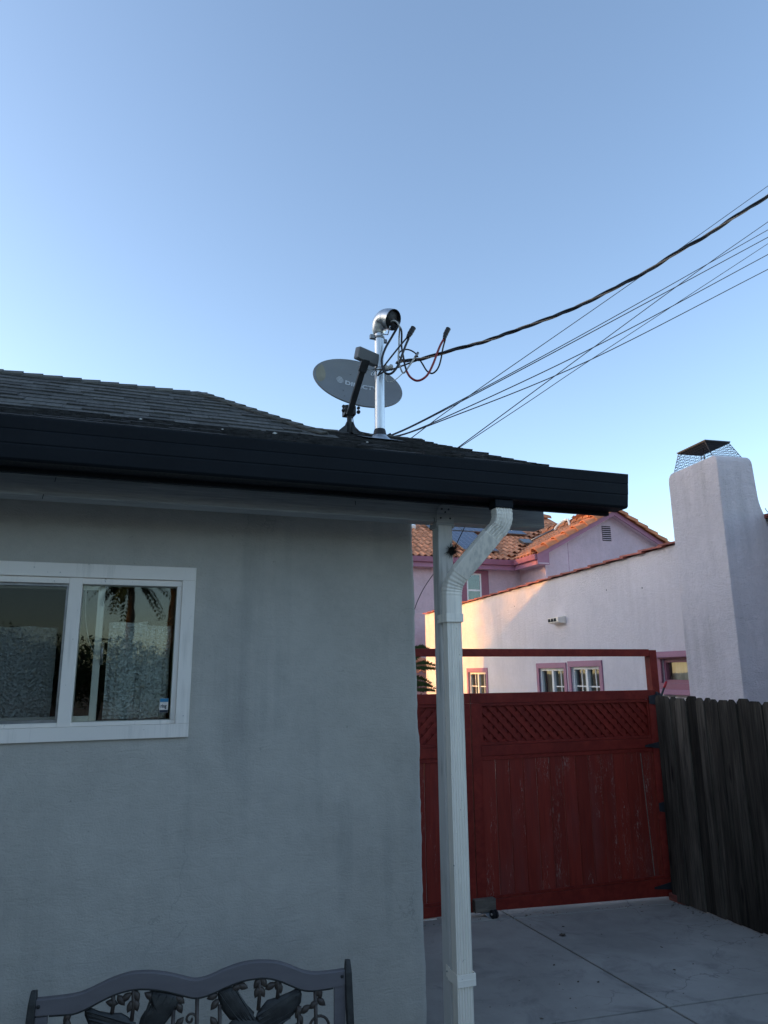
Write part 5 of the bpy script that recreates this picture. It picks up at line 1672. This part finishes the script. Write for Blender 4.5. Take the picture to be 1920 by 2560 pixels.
def frond(mb, base, d_, L, n, leaf, droop=.25, side=None, slim=.20):
    """pinnate leaf: a stalk with paired leaflets"""
    d_ = Vector(d_).normalized()
    side = Vector(side).normalized() if side else d_.cross(Vector((0, 0, 1))).normalized()
    pts = []
    for i in range(n + 1):
        t = i / n
        pts.append(Vector(base) + d_ * L * t + Vector((0, 0, -droop * L * t * t)))
    for i in range(1, n + 1):
        p = pts[i]
        ax = (pts[i] - pts[i - 1]).normalized()
        s_ = leaf * (1 - .5 * abs(2 * i / n - 1))
        for sg in (1, -1):
            q = (side * sg * .85 + ax * .5 + Vector((0, 0, random.uniform(-.35, .05)))).normalized()
            w_ = ax.cross(q).cross(q).normalized() * s_ * slim
            e = p + q * s_
            mb.add([p, p + q * s_ * .45 + w_, e, p + q * s_ * .45 - w_], [(0, 1, 2, 3)])
    return pts


shrub = thing('leafy_shrub', 'green shrub with feathery leaves behind the gate at the house corner', 'shrub', (3.35, 9.0, -2.3))
fo, stm = MB(), MB()
stm.tube(smooth_path([(3.30, 9.1, -2.35), (3.33, 9.05, -1.4), (3.38, 9.0, -.6), (3.40, 9.0, .0)]), [.03 - .0008 * i for i in range(19)], 7)
for (bx, by, bz_), dr, L in (((3.40, 9.0, .26), (1, .1, .38), .36), ((3.40, 9.0, .06), (1, -.05, .30), .44), ((3.40, 9.0, -.22), (1, .1, .30), .42), ((3.36, 9.05, -.10), (.8, -.4, .15), .36), ((3.36, 9.0, -.35), (1, -.2, .22), .40),
                             ((3.38, 9.1, -.5), (.9, .3, .3), .42), ((3.38, 9.0, .15), (.5, -.5, .6), .3), ((3.40, 9.05, -.02), (-.6, -.3, .6), .4), ((3.35, 9.0, -.7), (.9, -.3, .2), .4), ((3.35, 9.0, -.9), (-.6, -.5, .3), .4)):
    p = frond(fo, (bx, by, bz_), dr, L, 17, .095, .30, (-.15, -.35, .9), .24)
    stm.tube(p, .004, 5)
stm.build('stem', M['bark'], shrub); fo.build('leaves', M['leaf_green'], shrub)

# ------------------------------------------------------------------ unseen surroundings: they shade the yard or show in the glass; houses behind the viewer are added blockers
PHI = SUN_PHI
LT = Vector((math.cos(PHI), -math.sin(PHI), 0))      # the way the light travels
TTv = Vector((math.sin(PHI), math.cos(PHI), 0))      # square to it


def SP(l, t, z): return LT * l + TTv * t + Vector((0, 0, z))


TEL = math.tan(SUN_EL)
nb = thing('neighbour_house', 'plain cream house standing to the side beyond the picture edge', 'house', SP(-17, 6, -2.3))
zr = 1.74 + 14.9 * TEL                            # its roof line ends the shade on the lilac wall
k = MB()
k.prism([SP(-12, -14, -2.4), SP(-12, 17.1, -2.4), SP(-12, 17.1, zr - 1.47), SP(-12, 13.6, zr), SP(-12, 11.2, zr + 1.0), SP(-12, -14, zr + 1.0)], LT * -6)
k.build('wall', M['off_white'], nb)


def leafy(name, label, base, crown, rad, n, leaf, trunk_r=.15, group='trees around the yard', seed=1, clump=.35):
    """tapered trunk, limbs and a crown of many leaf-sized faces gathered in clumps"""
    rnd = random.Random(seed)
    root = thing(name, label, 'tree', base, group)
    c, base = Vector(crown), Vector(base)
    tk = MB()
    p = smooth_path([base, base.lerp(c, .45) + Vector((.15, .1, 0)), c.lerp(base, .12)], 5)
    tk.tube(p, [trunk_r * (1 - .7 * i / (len(p) - 1)) for i in range(len(p))], 8)
    hubs = []
    for i in range(26):
        d_ = Vector((rnd.gauss(0, 1), rnd.gauss(0, 1), rnd.gauss(0, 1))).normalized() * rnd.uniform(.35, .95)
        hubs.append(c + Vector((d_.x * rad[0], d_.y * rad[1], d_.z * rad[2])))
    for h in hubs[:12]:
        s_ = base.lerp(c, rnd.uniform(.55, .9))
        tk.tube(smooth_path([s_, s_.lerp(h, .5) + Vector((0, 0, .2)), h], 3), [trunk_r * .3, trunk_r * .27, trunk_r * .24, trunk_r * .2, trunk_r * .16, trunk_r * .12, trunk_r * .08], 5)
    tk.build('trunk', M['bark'], root)
    cr = MB()
    vs, fs = [], []
    for i in range(n):
        if rnd.random() < .6:
            h = rnd.choice(hubs)
            q = h + Vector((rnd.gauss(0, 1) * rad[0], rnd.gauss(0, 1) * rad[1], rnd.gauss(0, 1) * rad[2])) * clump * .6
        else:
            d_ = Vector((rnd.gauss(0, 1), rnd.gauss(0, 1), rnd.gauss(0, 1))).normalized() * rnd.random() ** .4
            q = c + Vector((d_.x * rad[0], d_.y * rad[1], d_.z * rad[2]))
        a = Vector((rnd.gauss(0, 1), rnd.gauss(0, 1), rnd.gauss(0, .6))).normalized()
        b = a.orthogonal().normalized()
        b.rotate(Matrix.Rotation(rnd.uniform(0, 6.28), 3, a))
        s_ = leaf * rnd.uniform(.6, 1.3)
        e, w_ = b * s_, a.cross(b) * s_ * .42
        k_ = len(vs)
        vs += [q - e, q + w_, q + e, q - w_]
        fs.append((k_, k_ + 1, k_ + 2, k_ + 3))
    cr.add(vs, fs)
    cr.build('crown', M['leaf_dark'], root)
    return root


def local(l, t, z): return tuple(SP(l, t, z))


leafy('garden_tree', 'loose leafy tree whose thin shade softens the lilac wall', local(-24, 15.7, -2.3), local(-24, 15.7, 1.0 + 27 * TEL), (2.0, 2.0, 1.7), 9500, .050, .14, seed=3)
leafy('tall_tree', 'tall dense tree standing to the side of the pink house', local(-32, 29.5, -2.3), local(-32, 29.5, 10.6), (4.6, 4.6, 6.0), 15000, .20, .35, seed=5)


def block(name, label, x0, x1, y0, y1, h, ridge, mat):
    """unseen house shape added to block low sky: walls, pitched roof, a row of windows towards the yard"""
    t = thing(name, label, 'house', ((x0 + x1) / 2, (y0 + y1) / 2, -2.3), 'added sky-blocking houses')
    q = MB(); q.box(x0, x1, y0, y1, -2.4, h); wl_ = q.build('wall', M[mat], t)
    ym = (y0 + y1) / 2
    q = MB(); q.prism([(x0 - .3, y0 - .4, h - .1), (x0 - .3, ym, ridge), (x0 - .3, y1 + .4, h - .1)], (x1 - x0 + .6, 0, 0)); q.build('roof', M['shingle_low'], t)
    n = max(1, int((x1 - x0) / 3))
    for i in range(n):
        xc = x0 + (x1 - x0) * (i + .5) / n
        q = MB(); q.box(xc - .6, xc + .6, y1, y1 + .04, -1.2, .1); w_ = q.build('window', M['window_white'], t)
        q = MB(); q.box(xc - .5, xc + .5, y1 + .041, y1 + .046, -1.1, .0); q.build('pane', M['dark_room'], w_)
    return t


block('blocker_house', 'unseen grey-roofed house added behind the viewer to block low sky, gate side', 3.2, 17, -13, -6, 1.7, 2.8, 'brown_wall')  # both houses are added out of view to cut low sky light
block('blocker_house', 'unseen grey-roofed house added behind the viewer to block low sky, window side', -22, -4.6, -14, -7, 1.3, 2.5, 'brown_wall')
# low belt of trees beyond the gap between them, and two palms above it
for i, (x, y, r_, z_) in enumerate(((-6.0, -26, 3.4, .6), (-1.6, -28, 3.4, .3), (2.4, -27, 3.0, -.1), (6.2, -26, 3.2, .7))):
    leafy('hedge_tree', ('rounded tree at the window end of the low belt', 'broad tree second in the low belt', 'small tree third in the low belt', 'rounded tree at the gate end of the low belt')[i], (x, y, -2.3), (x, y, z_ - .2), (r_, 2.0, 1.7), 7000, .10, .16, seed=11 + i)


def palm(label, x, y, h, seed):
    rnd = random.Random(seed)
    t = thing('palm_tree', label, 'palm tree', (x, y, -2.3), 'palms behind the yard')
    q = MB(); q.tube(smooth_path([(x, y, -2.3), (x + .1, y, h * .5), (x, y, h)], 10), [.22 - .005 * i + .02 * (i % 2) for i in range(21)], 10); q.build('trunk', M['bark'], t)
    f_ = MB()
    for i in range(34):
        a, e = rnd.uniform(0, 6.28), rnd.uniform(-.9, .9)
        frond(f_, (x, y, h), (math.cos(a) * math.cos(e), math.sin(a) * math.cos(e), math.sin(e)), rnd.uniform(1.5, 2.2), 16, .5, .55)
    f_.build('crown', M['leaf_dark'], t)


palm('palm with its crown just under the eaves in the window reflection', -.45, -30, 5.0, 2)
palm('thicker palm trunk beside the other palm', 1.5, -30, 9.5, 4)

# ------------------------------------------------------------------ lift everything onto the ground
for o in list(scene.objects):
    if o.parent is None: o.location.z += LIFT
